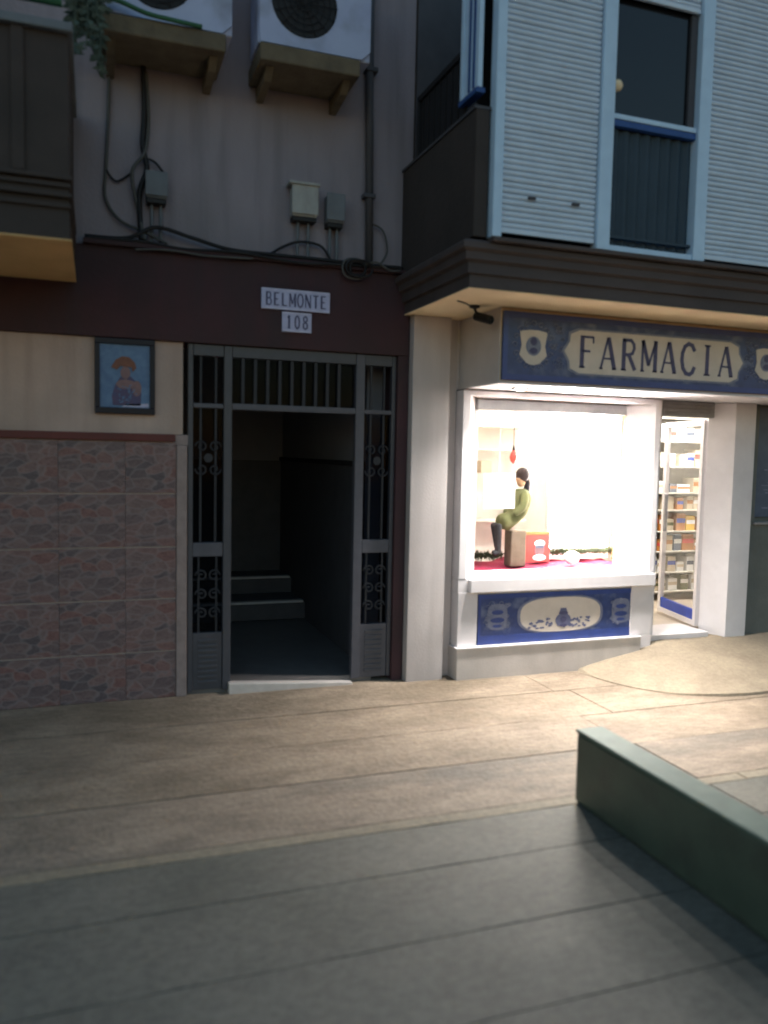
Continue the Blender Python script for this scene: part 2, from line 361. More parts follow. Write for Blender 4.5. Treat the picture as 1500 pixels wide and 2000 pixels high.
# apron that lifts the pavement to the shop door
def apron():
    bm = bmesh.new(); nx, ny = 44, 22; g = []
    for i in range(nx + 1):
        x = 3.56 + (7.2 - 3.56) * (i / nx) ** 1.25
        if x < 4.45: yf = -1.06 * math.sqrt(max(0, 1 - ((4.45 - x) / .89) ** 2)) ** .75 - .02
        else: yf = -1.08 - .012 * math.sin(x * 2.1)
        yf = min(yf, -.13 if i else -.12)
        yb = .12
        col = []
        for j in range(ny + 1):
            t = min(1, j / (ny - 1) * .99) if j < ny else 1; y = yb + (yf - yb) * t
            sx = max(0, 4.40 - x) / .84; sy = (y + .05) / -1.05
            s = math.sqrt(sx * sx + max(0, sy) ** 2)
            h = .165 * (1 - min(1, s)) ** .85 * (1 if s < 1 else 0)
            h = max(h, 0) + .010
            if j == ny or i == 0: h = -.004
            h += .0015 * math.sin(x * 9 + y * 5)
            col.append(bm.verts.new((x, y, h)))
        g.append(col)
    for i in range(nx):
        for j in range(ny): bm.faces.new((g[i][j], g[i][j + 1], g[i + 1][j + 1], g[i + 1][j]))
    return bm
ap = struct('ramp', apron(), 'apron')

# ---------------------------------------------------------------- apartment building (left and centre)
ab = thing('apartment_building', 'grey rendered apartment building with maroon beam and stone-print tile base, left of the shop', 'building', (0, .3, 0))
obj('upper_wall', B((-3, 2.16, .02, .30, 2.95, 7.2)), 'upper', ab)
obj('beam', B((-3, 2.145, -.035, .30, 2.378, 2.945)), 'maroon', ab, .006)
obj('ledge', B((-.06, 2.09, -.075, .02, 2.946, 2.975)), 'maroon', ab, .004)
obj('lower_wall', B((-3, .555, 0, .30, 1.772, 2.376)), 'cream', ab)
obj('moulding', B((-3, .504, -.028, .29, 1.7225, 1.7715)), 'maroon2', ab, .006)
obj('moulding', B((.505, .60, .003, .30, 1.70, 1.77)), 'marble', ab, .004)
cl = obj('tile_cladding', B((-3, .512, .004, .30, -.02, 1.722)), 'grout', ab)
zr = [0.0, .32, .675, 1.024, 1.379, 1.722]
xr = [.512, .19, -.217, -.622, -1.027, -1.432, -1.837, -2.242, -2.647]
meshes = {}
for zi in range(5):
    for xi in range(len(xr) - 1):
        x1, x0 = xr[xi], xr[xi + 1]; z0, z1 = zr[zi], zr[zi + 1]
        key = (round(x1 - x0, 3), round(z1 - z0, 3))
        if key not in meshes:
            bm = B((-key[0] / 2 + .0008, key[0] / 2 - .0008, -.009, .003, -key[1] / 2 + .004, key[1] / 2 - .004))
            bmesh.ops.bevel(bm, geom=bm.edges[:], offset=.0012, segments=1, affect='EDGES')
            me = bpy.data.meshes.new('tile'); bmesh.ops.recalc_face_normals(bm, faces=bm.faces); bm.to_mesh(me); bm.free(); me.materials.append(MT['tile']); meshes[key] = me
        piece('tile', meshes[key], cl, ((x0 + x1) / 2, 0, (z0 + z1) / 2))
obj('corner_trim', B((.514, .584, -.016, .30, 0, 1.70)), 'marble', ab, .006)
obj('door_jamb', B((2.062, 2.145, -.03, .30, 0, 2.377)), 'maroon', ab, .004)
# hall behind the gate
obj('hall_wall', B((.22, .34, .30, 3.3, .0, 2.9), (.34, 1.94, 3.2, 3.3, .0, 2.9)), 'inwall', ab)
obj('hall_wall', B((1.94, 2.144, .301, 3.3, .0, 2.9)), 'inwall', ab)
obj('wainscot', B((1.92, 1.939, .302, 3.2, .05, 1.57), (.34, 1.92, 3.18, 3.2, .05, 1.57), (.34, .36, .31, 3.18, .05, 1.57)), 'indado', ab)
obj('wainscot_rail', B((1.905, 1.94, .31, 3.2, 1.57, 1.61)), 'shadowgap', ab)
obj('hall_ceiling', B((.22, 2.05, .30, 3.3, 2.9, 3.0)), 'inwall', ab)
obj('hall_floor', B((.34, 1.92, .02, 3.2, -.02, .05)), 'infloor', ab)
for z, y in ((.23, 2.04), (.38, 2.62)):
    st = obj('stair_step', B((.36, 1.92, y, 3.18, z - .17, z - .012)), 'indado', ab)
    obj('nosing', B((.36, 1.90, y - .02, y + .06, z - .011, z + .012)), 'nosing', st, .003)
bm = B((.865, 1.755, -.055, .02, -.02, .075))
for v in bm.verts:
    if v.co.z > 0 and v.co.x > 1: v.co.z = .016
obj('threshold', bm, 'white_marble', ab, .003)
# balcony at the left edge
lb = obj('balcony', B((-3, -.112, -1.10, .02, 2.712, 3.70)), 'brown', ab)
obj('soffit', B((-3, -.100, -1.115, -.03, 2.702, 2.710)), 'ochre', lb)
for k, (dz, o_) in enumerate(((2.86, .018), (2.91, .030), (2.96, .018), (2.995, .03))):
    obj('ridge', B((-3, -.112 + o_ * .5, -1.10 - o_, -.02, dz, dz + .022)), 'brown', lb, .004)
obj('coping', B((-3, -.09, -1.14, -.02, 3.70, 3.745)), 'pvc', lb, .006)
for k in range(5):
    obj('pilaster', B((-.112 - .26 - k * .5, -.112 - .2 - k * .5, -1.118, -1.10, 3.02, 3.70)), 'brown', lb, .006)
obj('handrail', tube(bmesh.new(), [(-3, -1.07, 3.86), (-.14, -1.07, 3.86)], .022), 'hose', lb)

# ---------------------------------------------------------------- entrance gate
eg = thing('entrance_gate', 'dark grey metal entrance gate with narrow ironwork side panels around an open doorway', 'gate', (1.3, .02, .03))
G = 'gate'
obj('post', B((.590, .622, .0, .05, .02, 2.374)), G, eg, .003); obj('post', B((.826, .880, -.005, .055, .02, 2.374)), G, eg, .004)
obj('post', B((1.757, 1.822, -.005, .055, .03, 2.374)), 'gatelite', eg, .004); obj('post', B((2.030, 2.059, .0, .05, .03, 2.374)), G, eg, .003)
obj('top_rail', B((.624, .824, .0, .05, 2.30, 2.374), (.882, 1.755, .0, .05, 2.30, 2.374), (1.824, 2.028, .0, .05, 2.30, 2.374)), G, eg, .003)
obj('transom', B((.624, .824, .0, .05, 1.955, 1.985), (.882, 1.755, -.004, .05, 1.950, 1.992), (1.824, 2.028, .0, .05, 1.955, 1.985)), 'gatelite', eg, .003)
for x in (.955, 1.04, 1.125, 1.21, 1.295, 1.38, 1.465, 1.55, 1.635):
    obj('bar', B((x - .011, x + .011, .012, .034, 1.994, 2.298)), 'bar', eg)
obj('transom_pane', B((.884, 1.753, .040, .044, 1.994, 2.298)), 'glass2', eg)
def scroll(cx, cz, s, turns=1.3, flip=1):
    pts = []
    n = 22
    for k in range(n + 1):
        t = k / n; a = t * turns * 2 * math.pi; rr = s * (1 - .82 * t)
        pts.append((cx + flip * (rr * math.cos(a) - 0), .022, cz + rr * math.sin(a)))
    return pts
for xa, xb in ((.624, .824), (1.824, 2.028)):
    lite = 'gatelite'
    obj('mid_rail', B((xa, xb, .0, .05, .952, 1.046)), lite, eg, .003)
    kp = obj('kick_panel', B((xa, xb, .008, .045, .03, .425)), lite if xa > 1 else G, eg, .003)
    for k in range(9):
        obj('rib', B((xa + .035, xb - .035, -.002, .009, .075 + k * .036, .093 + k * .036)), G, kp, .003)
    cx = (xa + xb) / 2
    for x in (cx - .05, cx + .05):
        obj('bar', B((x - .007, x + .007, .015, .029, 1.047, 1.954)), 'bar', eg)
        obj('bar', B((x - .007, x + .007, .015, .029, 1.986, 2.299)), 'bar', eg)
    for x in (cx - .06, cx + .06):
        obj('bar', B((x - .006, x + .006, .015, .027, .426, .951)), 'bar', eg)
    for z0 in (1.62,):
        for fl in (1, -1):
            for up in (1, -1):
                bm = bmesh.new()
                tube(bm, [(p[0], .012, z0 + up * (p[2] - z0)) for p in scroll(cx + fl * .045, z0 + .075, .042, 1.3, fl)], .006, 6)
                obj('scroll', bm, 'bar', eg, smooth=True)
        obj('rosette', lathe(bmesh.new(), [(.0301, 0), (.03, .006), (.012, .02)], (cx, -.002, z0), 'Y', 12), 'bar', eg)
    for z0 in (.56, .69, .82):
        for fl in (1, -1):
            bm = bmesh.new(); tube(bm, [(p[0], .012, p[2]) for p in scroll(cx + fl * .042, z0, .042, 1.4, fl)], .006, 6)
            obj('scroll', bm, 'bar', eg, smooth=True)
    obj('pane', B((xa, xb, .040, .044, 1.047, 1.954)), 'glass2', eg)
    obj('pane', B((xa, xb, .040, .044, .426, .951)), 'glass2', eg)

# ---------------------------------------------------------------- lettering (strokes as thin raised ribbons)
GL = {  # unit box glyphs: list of (polyline, weight); serifs added as short bars
 'F': [([(.2, 0), (.2, 1)], 1), ([(.2, .96), (.85, .96)], .5), ([(.2, .52), (.68, .52)], .5), ([(.05, .02), (.38, .02)], .4), ([(.85, .98), (.85, .78)], .4)],
 'A': [([(.08, 0), (.47, 1)], .5), ([(.5, 1), (.9, 0)], 1), ([(.24, .33), (.76, .33)], .4), ([(0, .02), (.2, .02)], .4), ([(.76, .02), (1, .02)], .4)],
 'R': [([(.2, 0), (.2, 1)], 1), ([(.2, .96), (.62, .96), (.8, .84), (.82, .7), (.72, .55), (.5, .5), (.2, .5)], .7), ([(.5, .5), (.9, .02)], .9), ([(.05, .02), (.36, .02)], .4)],
 'M': [([(.1, 0), (.1, 1)], .6), ([(.1, 1), (.5, .2)], .9), ([(.5, .2), (.9, 1)], .5), ([(.9, 1), (.9, 0)], 1), ([(0, .02), (.22, .02)], .4), ([(.76, .02), (1.02, .02)], .4)],
 'C': [([(.88, .8), (.74, .95), (.5, 1), (.26, .9), (.12, .68), (.1, .45), (.18, .2), (.38, .03), (.62, 0), (.8, .07), (.9, .22)], .9)],
 'I': [([(.5, 0), (.5, 1)], 1), ([(.3, .02), (.7, .02)], .4), ([(.3, .98), (.7, .98)], .4)],
 'B': [([(.2, 0), (.2, 1)], 1), ([(.2, .97), (.6, .97), (.76, .86), (.76, .66), (.6, .53), (.2, .53)], .7), ([(.6, .53), (.84, .42), (.84, .14), (.64, .03), (.2, .03)], .7)],
 'E': [([(.2, 0), (.2, 1)], 1), ([(.2, .96), (.84, .96)], .6), ([(.2, .5), (.7, .5)], .6), ([(.2, .04), (.84, .04)], .6)],
 'L': [([(.2, 0), (.2, 1)], 1), ([(.2, .04), (.84, .04)], .6)],
 'O': [([(.5, 1), (.22, .9), (.1, .6), (.1, .4), (.22, .1), (.5, 0), (.78, .1), (.9, .4), (.9, .6), (.78, .9), (.5, 1)], .8)],
 'N': [([(.12, 0), (.12, 1)], .6), ([(.12, 1), (.86, 0)], 1), ([(.86, 0), (.86, 1)], .6)],
 'T': [([(.5, 0), (.5, 1)], 1), ([(.08, .96), (.92, .96)], .6)],
 '1': [([(.5, 0), (.5, 1)], 1), ([(.5, 1), (.28, .8)], .6), ([(.28, .02), (.72, .02)], .5)],
 '0': [([(.5, 1), (.24, .85), (.18, .5), (.24, .15), (.5, 0), (.76, .15), (.82, .5), (.76, .85), (.5, 1)], .8)],
 '8': [([(.5, .53), (.24, .66), (.24, .88), (.5, 1), (.76, .88), (.76, .66), (.5, .53), (.2, .4), (.2, .12), (.5, 0), (.8, .12), (.8, .4), (.5, .53)], .75)],
}
def ribbon(bm, pts, w, y, th):
    for i in range(len(pts) - 1):
        a = Vector((pts[i][0], pts[i][1])); b = Vector((pts[i + 1][0], pts[i + 1][1])); d = (b - a)
        if d.length < 1e-6: continue
        d.normalize(); n = Vector((-d.y, d.x)) * w / 2; e = d * w * (.3 if len(pts) > 2 else 0)
        q = [a - n - e, b - n + e, b + n + e, a + n - e]
        plate(bm, [(p.x, p.y) for p in q], y - i * .00004, th)
def lettering(text, x0, x1, z0, z1, y, th=.002, wt=.16, fill=.8):
    bm = bmesh.new(); n = len(text); cw = (x1 - x0) / n
    for i, ch in enumerate(text):
        gx = x0 + i * cw + cw * (1 - fill) / 2; gw = cw * fill
        for pts, k in GL[ch]:
            ribbon(bm, [(gx + p[0] * gw, z0 + p[1] * (z1 - z0)) for p in pts], wt * gw * k * 1.15, y, th)
    return bm

# name plate and number plate over the gate
npl = thing('name_plate', 'wide white and blue glazed name plate on the maroon beam over the gate', 'sign', (1.3, -.035, 2.63))
obj('plate', B((1.062, 1.540, -.055, -.036, 2.632, 2.772)), 'platewhite', npl, .004)
for z in (2.757, 2.634): obj('rim', B((1.064, 1.538, -.0585, -.0555, z, z + .0125)), 'platerim', npl)
obj('lettering', lettering('BELMONTE', 1.085, 1.52, 2.658, 2.745, -.0575, .002, .24, .84), 'ink', npl)
nu = thing('number_plate', 'small white and blue house number plate under the name plate', 'sign', (1.3, -.035, 2.485))
obj('plate', B((1.205, 1.412, -.055, -.036, 2.487, 2.622)), 'platewhite', nu, .004)
for z in (2.608, 2.489): obj('rim', B((1.207, 1.410, -.0585, -.0555, z, z + .012)), 'platerim', nu)
obj('lettering', lettering('108', 1.225, 1.395, 2.512, 2.598, -.0575, .002, .26, .8), 'ink', nu)

# devotional tile picture on the salmon wall
tp = thing('tile_picture', 'navy framed blue tile picture of a robed figure on the salmon wall', 'picture', (.19, 0, 1.89))
obj('frame', B((.004, .375, -.040, -.001, 1.895, 1.935), (.004, .375, -.040, -.001, 2.338, 2.374), (.004, .036, -.040, -.001, 1.935, 2.338), (.343, .375, -.040, -.001, 1.935, 2.338)), 'navy', tp, .004)
obj('backdrop', B((.036, .343, -.022, -.001, 1.935, 2.338)), 'skyprint', tp)
fg = bmesh.new(); plate(fg, [(.115, 1.95), (.285, 1.95), (.29, 2.03), (.262, 2.10), (.225, 2.135), (.16, 2.13), (.13, 2.08), (.108, 2.01)], -.0245, .002)
obj('figure_robe', fg, 'robe', tp)
fg = bmesh.new(); plate(fg, ellipse(.195, 2.085, .060, .030), -.0265, .0018); plate(fg, ellipse(.262, 2.06, .028, .050, a0=.3), -.0266, .0018)
obj('figure_shawl', fg, 'flesh', tp)
fg = bmesh.new(); plate(fg, ellipse(.192, 2.158, .030, .040), -.0285, .0018); obj('figure_face', fg, 'flesh', tp)
fg = bmesh.new(); plate(fg, [(.105, 2.19), (.13, 2.235), (.17, 2.262), (.215, 2.258), (.25, 2.225), (.258, 2.19), (.235, 2.165), (.23, 2.195), (.16, 2.2), (.14, 2.175)], -.0305, .0018)
obj('figure_headdress', fg, 'rust', tp)
fg = bmesh.new()
for _ in range(40):
    a, r_ = random.uniform(0, 6.3), random.uniform(.02, .07)
    plate(fg, ellipse(.20 + r_ * math.cos(a) * .9, 2.02 + r_ * math.sin(a), .007, .004, 6), -.0272 - random.random() * .001, .0015)
obj('figure_ornament', fg, 'skyprint', tp)
fg = bmesh.new(); plate(fg, [(.17, 1.94), (.335, 1.94), (.335, 1.965), (.19, 1.96)], -.0245, .002); obj('scroll_band', fg, 'platewhite', tp)

# ---------------------------------------------------------------- air conditioners and shelves
def ac_unit(x0, label):
    t = thing('air_conditioner', label, 'air conditioner', (x0 + .37, -.2, 4.205), 'air conditioners on the upper wall')
    w = .735; fx = x0 + .29; fz = 4.49; fr = .212
    bm = B((x0, x0 + w, -.335, -.06, 4.207, 4.76)); obj('casing', bm, 'acwhite', t, .012)
    # front panel with a round opening
    bm = bmesh.new(); n = 40
    inner = [(fx + fr * math.cos(2 * math.pi * k / n), fz + fr * math.sin(2 * math.pi * k / n)) for k in range(n)]
    outer = []
    for k in range(n):
        a = 2 * math.pi * k / n; c, s = math.cos(a), math.sin(a)
        X0, X1, Z0, Z1 = x0 + .006, x0 + w - .006, 4.213, 4.755
        tt = min(((X1 if c > 0 else X0) - fx) / c if abs(c) > 1e-6 else 9, ((Z1 if s > 0 else Z0) - fz) / s if abs(s) > 1e-6 else 9)
        outer.append((fx + tt * c, fz + tt * s))
    for Y in (0,):
        a = [bm.verts.new((p[0], -.352, p[1])) for p in inner]; b = [bm.verts.new((p[0], -.352, p[1])) for p in outer]
        a2 = [bm.verts.new((p[0], -.337, p[1])) for p in inner]; b2 = [bm.verts.new((p[0], -.337, p[1])) for p in outer]
        for k in range(n):
            j = (k + 1) % n
            bm.faces.new((a[k], a[j], b[j], b[k])); bm.faces.new((a[k], a2[k], a2[j], a[j])); bm.faces.new((b[k], b[j], b2[j], b2[k]))
    obj('front_panel', bm, 'acwhite', t)
    obj('fan_well', lathe(bmesh.new(), [(fr - .002, 0), (fr - .002, .008)], (fx, -.346, fz), 'Y', 40), 'black', t)
    bm = bmesh.new()
    for k in range(5):
        a = k * 2 * math.pi / 5
        o = [(fx + .03 * math.cos(a), fz + .03 * math.sin(a))] + [(fx + rr * math.cos(a + da), fz + rr * math.sin(a + da)) for rr, da in ((.17, -.25), (.195, .1), (.18, .5), (.08, .5))]
        plate(bm, o, -.3485, .0015)
    obj('fan', bm, 'cable', t)
    for rr in (.05, .09, .13, .17, .205):
        bm = bmesh.new(); tube(bm, [(fx + rr * math.cos(a), -.358, fz + rr * math.sin(a)) for a in [2 * math.pi * k / 32 for k in range(33)]], .0028, 5)
        obj('guard_ring', bm, 'cable', t)
    for k in range(8):
        a = math.pi * k / 8; obj('guard_spoke', tube(bmesh.new(), [(fx - fr * math.cos(a), -.361, fz - fr * math.sin(a)), (fx + fr * math.cos(a), -.361, fz + fr * math.sin(a))], .0028, 5), 'cable', t)
    for dx in (.12, .6): obj('foot', B((x0 + dx, x0 + dx + .05, -.33, -.08, 4.19, 4.208)), 'black', t)
    return t
def shelf(x0, x1, z1, label):
    t = thing('equipment_shelf', label, 'shelf', ((x0 + x1) / 2, 0, z1 - .1), 'shelves under the air conditioners')
    obj('ledge', B((x0, x1, -.40, .018, z1 - .105, z1)), 'slabwood', t, .008)
    for x in (x0 + .05, x1 - .09):
        bm = bmesh.new()
        pr = [(-.33, z1 - .107), (.018, z1 - .107), (.018, z1 - .20), (-.25, z1 - .17)]
        a = [bm.verts.new((x, y, z)) for y, z in pr]; b = [bm.verts.new((x + .05, y, z)) for y, z in pr]
        bm.faces.new(a); bm.faces.new(b[::-1])
        for i in range(4): bm.faces.new((a[i], b[i], b[(i + 1) % 4], a[(i + 1) % 4]))
        obj('bracket', bm, 'slabwood', t, .004)
    return t
shelf(.975, 1.62, 4.188, 'weathered ochre concrete shelf under the right air conditioner, nearer the downpipe')
ac_unit(.972, 'bluish white air conditioner with round black fan, nearer the downpipe')
shelf(.03, .765, 4.188, 'weathered ochre concrete shelf under the left air conditioner, beside the brown balcony')
ac_unit(.078, 'bluish white air conditioner beside the brown balcony, green hose below it')
tag(obj('garden_hose', tube(bmesh.new(), spline([(-.08, -.44, 4.31), (.02, -.43, 4.26), (.15, -.425, 4.245), (.30, -.42, 4.21), (.44, -.42, 4.20), (.62, -.41, 4.198)]), .014), 'hose', smooth=True),
    'green hose draped along the front edge of the left shelf', 'hose')
# trailing plant beside the brown balcony
plt = thing('trailing_plant', 'dusty grey-green trailing plant hanging between the brown balcony and left air conditioner', 'plant', (-.03, -.5, 3.95))
bm = bmesh.new(); bl = bmesh.new()
for k in range(26):
    x = random.uniform(-.13, .06); y = random.uniform(-.75, -.4); L_ = random.uniform(.18, .5); z = random.uniform(4.15, 4.4)
    dx = random.uniform(-.05, .07)
    pts = spline([(x, y, z), (x + dx * .3, y - .02, z - L_ * .4), (x + dx, y - .02, z - L_)], 5); tube(bm, pts, .0035, 4)
    for p in pts[1:]:
        for _ in range(3):
            a = random.uniform(0, 6.28); l = random.uniform(.03, .07); c = Vector((math.cos(a), math.sin(a) * .6, random.uniform(-.8, .1))).normalized()
            s = c.cross(Vector((0, 1, .2))).normalized() * l * .2
            v = [bl.verts.new(q) for q in (p, p + c * l * .5 + s, p + c * l, p + c * l * .5 - s)]; bl.faces.new(v)
obj('stem', bm, 'leaf', plt); fo = obj('foliage', bl, 'leaf', plt); fo['kind'] = 'stuff'

# ---------------------------------------------------------------- boxes, pipe and cables on the upper wall
def mbox(x0, x1, z0, z1, m, label, hood=False):
    t = thing('junction_box', label, 'junction box', ((x0 + x1) / 2, .02, z0), 'junction boxes on the upper wall')
    obj('body', B((x0 + .006, x1 - .006, -.07, .019, z0, z1 - .012)), m, t, .008)
    obj('lid', B((x0, x1, -.085, -.071, z0 + .012, z1)), m, t, .006)
    obj('gland_plate', B((x0 + .01, x1 - .01, -.066, .018, z0 - .03, z0 - .001)), 'black', t, .004)
    for dx in (.3, .7):
        x = x0 + (x1 - x0) * dx
        obj('conduit', tube(bmesh.new(), [(x, -.02, z0 - .03), (x, -.02, 2.985)], .011), 'pvc', t)
    if hood: obj('hood', B((x0 - .022, x1 + .006, -.10, .015, z1 - .006, z1 + .012)), m, t, .004)
    return t
mbox(1.258, 1.442, 3.262, 3.47, 'pvclite', 'yellowed white junction box with a hood, brightest of the three', True)
mbox(1.50, 1.632, 3.245, 3.44, 'pvc', 'grey junction box just right of the hooded white box')
mbox(.312, .452, 3.265, 3.43, 'pvc', 'small grey junction box beside the cable run under the left air conditioner')
dp = thing('downpipe', 'dark grey downpipe running down the grey wall right of the air conditioner', 'pipe', (1.83, 0, 2.98))
obj('pipe', tube(bmesh.new(), [(1.80, -.02, 5.6), (1.81, -.02, 4.2), (1.83, -.02, 2.975)], .028, 12), 'pipe', dp, smooth=True)
for z in (3.45, 4.3): obj('clamp', B((1.775, 1.86, -.055, .018, z, z + .03)), 'pipe', dp, .003)

def cable(pts, r_, m, label, cat='cable', group='cables on the upper wall'):
    return tag(obj('cable', tube(bmesh.new(), spline(pts, 10), r_, 6), m, smooth=True), label, cat, group)
cable([(.305, -.02, 4.08), (.31, -.015, 3.8), (.30, -.02, 3.6), (.325, -.02, 3.45), (.28, -.02, 3.3), (.285, -.03, 3.1), (.29, -.06, 3.0)], .017, 'cable', 'thick black cable run dropping from the left shelf to the ledge')
cable([(.32, -.02, 4.05), (.335, -.012, 3.75), (.31, -.03, 3.55), (.235, -.03, 3.42), (.27, -.02, 3.2), (.31, -.06, 3.0)], .011, 'cable2', 'grey cable twisting round the thick black run left of the small box')
cable([(.10, .0, 4.08), (.095, .005, 3.8), (.08, .005, 3.45), (.075, .0, 3.25), (.16, -.01, 3.12), (.30, -.03, 3.06), (.45, -.06, 2.99)], .010, 'cable2', 'leftmost cable looping down the wall and right to the ledge')
cable([(.23, .0, 3.42), (.14, .0, 3.36), (.08, .0, 3.42)], .007, 'cable', 'short black cable looping between the left cable and main run')
cable([(.33, -.015, 3.52), (.38, -.015, 3.50), (.43, -.02, 3.44)], .008, 'cable', 'short black cable from the main run to the small grey box')
cable([(-.05, -.05, 2.99), (.2, -.06, 3.0), (.38, -.06, 3.085), (.6, -.06, 3.045), (.85, -.06, 2.995), (1.15, -.06, 2.99), (1.5, -.06, 2.99), (1.8, -.06, 2.985), (2.05, -.06, 2.99)], .013, 'cable', 'long black cable sagging along the top of the maroon beam')
cable([(-.05, -.065, 2.975), (.28, -.075, 2.985), (.55, -.07, 2.965), (.9, -.085, 2.975), (1.3, -.08, 2.95), (1.6, -.085, 2.965), (2.06, -.08, 2.985)], .010, 'cable', 'lower black cable clipped along the edge of the maroon beam')
cable([(.25, -.078, 2.93), (.45, -.082, 2.945), (.7, -.08, 2.935), (1.0, -.083, 2.945)], .007, 'cable2', 'thin grey cable along the maroon beam under the black cables')
cable([(1.12, -.06, 2.99), (1.2, -.03, 3.05), (1.32, -.03, 3.10), (1.47, -.03, 3.09), (1.54, -.05, 3.0)], .009, 'cable', 'black cable arching under the hooded white box')
cable([(1.84, -.03, 3.28), (1.93, -.02, 3.24), (1.96, -.03, 3.1), (1.90, -.05, 3.0)], .007, 'cable2', 'grey cable curling off the downpipe')
coil = thing('cable_coil', 'tangled coil of cable hanging on the beam beside the downpipe', 'cable', (1.7, -.08, 2.95))
for k, (rx, rz, m) in enumerate(((.085, .072, 'cable2'), (.07, .06, 'cable'), (.055, .05, 'cable'), (.095, .06, 'cable'))):
    bm = bmesh.new(); tube(bm, [(1.70 + rx * math.cos(a) + .01 * k, -.09 - .008 * k, 2.945 + rz * math.sin(a) + .004 * math.sin(3 * a)) for a in [2 * math.pi * q / 26 for q in range(27)]], .008, 6)
    obj('loop', bm, m, coil, smooth=True)
obj('loose_end', tube(bmesh.new(), spline([(1.78, -.1, 2.98), (1.86, -.1, 3.0), (1.96, -.1, 2.955), (2.04, -.09, 2.965)]), .007, 6), 'cable2', coil)

# ---------------------------------------------------------------- corner building with shop
sb = thing('corner_building', 'building with brown overhanging first floor and white ground floor housing the lit shop', 'building', (4.5, .3, 0))
obj('pier', B((2.150, 2.44, -.10, .30, -.01, 2.664)), 'pier', sb, .004)
obj('recess_wall', B((2.441, 2.535, -.01, .30, -.01, 2.664)), 'pier', sb)
obj('upper_wall', B((2.162, 9, .02, .30, 2.70, 7.2)), 'brown', sb)
# cornice swept round the corner
prof = [(0, 2.672), (.0, 2.745), (.022, 2.752), (.022, 2.812), (.05, 2.826), (.05, 2.868), (.078, 2.884), (.078, 2.915), (.055, 2.935), (.0, 2.948)]
def sweep(prof, xs=2.10, yf=-1.105, yb=.015, xe=9.0, inner=.3):
    bm = bmesh.new(); cols = []
    pr = prof + [(-inner, prof[-1][1]), (-inner, prof[0][1])]
    for where in range(3):
        c = []
        for o_, z in pr:
            if where == 0: p = (xs - o_, yb, z)
            elif where == 1: p = (xs - o_, yf - o_, z)
            else: p = (xe, yf - o_, z)
            c.append(bm.verts.new(p))
        cols.append(c)
    n = len(pr)
    for w_ in range(2):
        for i in range(n): bm.faces.new((cols[w_][i], cols[w_ + 1][i], cols[w_ + 1][(i + 1) % n], cols[w_][(i + 1) % n]))
    bm.faces.new(cols[0]); bm.faces.new(cols[2][::-1]); return bm
obj('cornice', sweep(prof), 'brown2', sb)
obj('soffit', B((2.152, 9, -1.08, -.0, 2.6655, 2.671)), 'soffit', sb)
obj('overhang_floor', B((2.41, 9, -.80, .015, 2.673, 2.94)), 'brown', sb)
obj('soffit_edge', B((2.098, 2.151, -1.10, .0, 2.6655, 2.6715), (2.151, 9, -1.10, -1.081, 2.6655, 2.6715)), 'soffit', sb)
# side parapet, rail and side screen
sp_ = obj('side_parapet', B((2.085, 2.17, -1.17, .015, 2.950, 3.672)), 'brown', sb, .004)
obj('coping', B((2.075, 2.18, -1.17, .015, 3.673, 3.69)), 'pipe', sp_)
obj('side_rail', B((2.10, 2.13, -1.0, -.19, 4.075, 4.115), (2.10, 2.13, -.22, -.19, 3.69, 4.075)), 'black', sb, .003)
for k in range(8):
    y = -.28 - k * .095; obj('baluster', B((2.108, 2.122, y - .007, y + .007, 3.691, 4.074)), 'black', sb)
obj('rail_panel', B((2.113, 2.117, -.97, -.23, 3.70, 4.07)), 'shadowgap', sb)
obj('balcony_back_wall', B((2.17, 3.0, -.0, .018, 2.95, 5.4)), 'indado', sb)
ss = obj('side_screen', B((2.094, 2.124, -1.155, -.965, 3.80, 5.6)), 'alu', sb, .003)
obj('screen_post', B((2.084, 2.134, -.963, -.925, 3.795, 5.6)), 'alu', sb, .003)
obj('screen_sill', B((2.080, 2.138, -1.165, -.92, 3.765, 3.794)), 'bluepaint', sb, .002)
for y in (-1.10, -1.04): obj('groove', B((2.088, 2.0935, y - .012, y + .012, 3.81, 5.6)), 'bluepaint', ss)
# glazed front of the balcony
YB = -1.20
def post(x0, x1): return obj('front_post', B((x0, x1, YB - .02, YB + .06, 2.95, 5.4)), 'alu', sb, .005)
post(2.183, 2.243); post(2.895, 2.985); post(3.615, 3.705); post(4.90, 4.98); post(5.6, 5.69)
obj('front_sill', B((2.19, 6.8, YB - .025, YB + .08, 2.925, 2.949)), 'brown2', sb, .003)
slat_me = {}
def roller(x0, x1, z0, z1, pitch=.0335):
    ro = obj('roller_shutter', B((x0, x1, YB + .030, YB + .036, z0 + .01, z1)), 'shadowgap', sb)
    obj('bottom_bar', B((x0 + .004, x1 - .004, YB + .004, YB + .028, z0 - .002, z0 + .028)), 'slat', ro, .004)
    n = int((z1 - z0 - .03) / pitch); key = round(x1 - x0, 3)
    if key not in slat_me:
        bm = bmesh.new(); w = key / 2 - .004; pr = [(.012, .0), (.003, .004), (-.002, .012), (-.002, .020), (.004, .0275), (.012, .0285), (.014, .0335)]
        a = [bm.verts.new((-w, y, z)) for y, z in pr]; b = [bm.verts.new((w, y, z)) for y, z in pr]
        for i in range(len(pr) - 1): bm.faces.new((a[i], b[i], b[i + 1], a[i + 1]))
        me = bpy.data.meshes.new('slat'); bm.to_mesh(me); bm.free(); me.materials.append(MT['slat']); slat_me[key] = me
    for k in range(n):
        o = piece('slat', slat_me[key], ro, ((x0 + x1) / 2, YB + .008 + random.uniform(-.001, .001), z0 + .030 + k * pitch))
    return ro
ro = roller(2.245, 2.893, 2.985, 4.95)
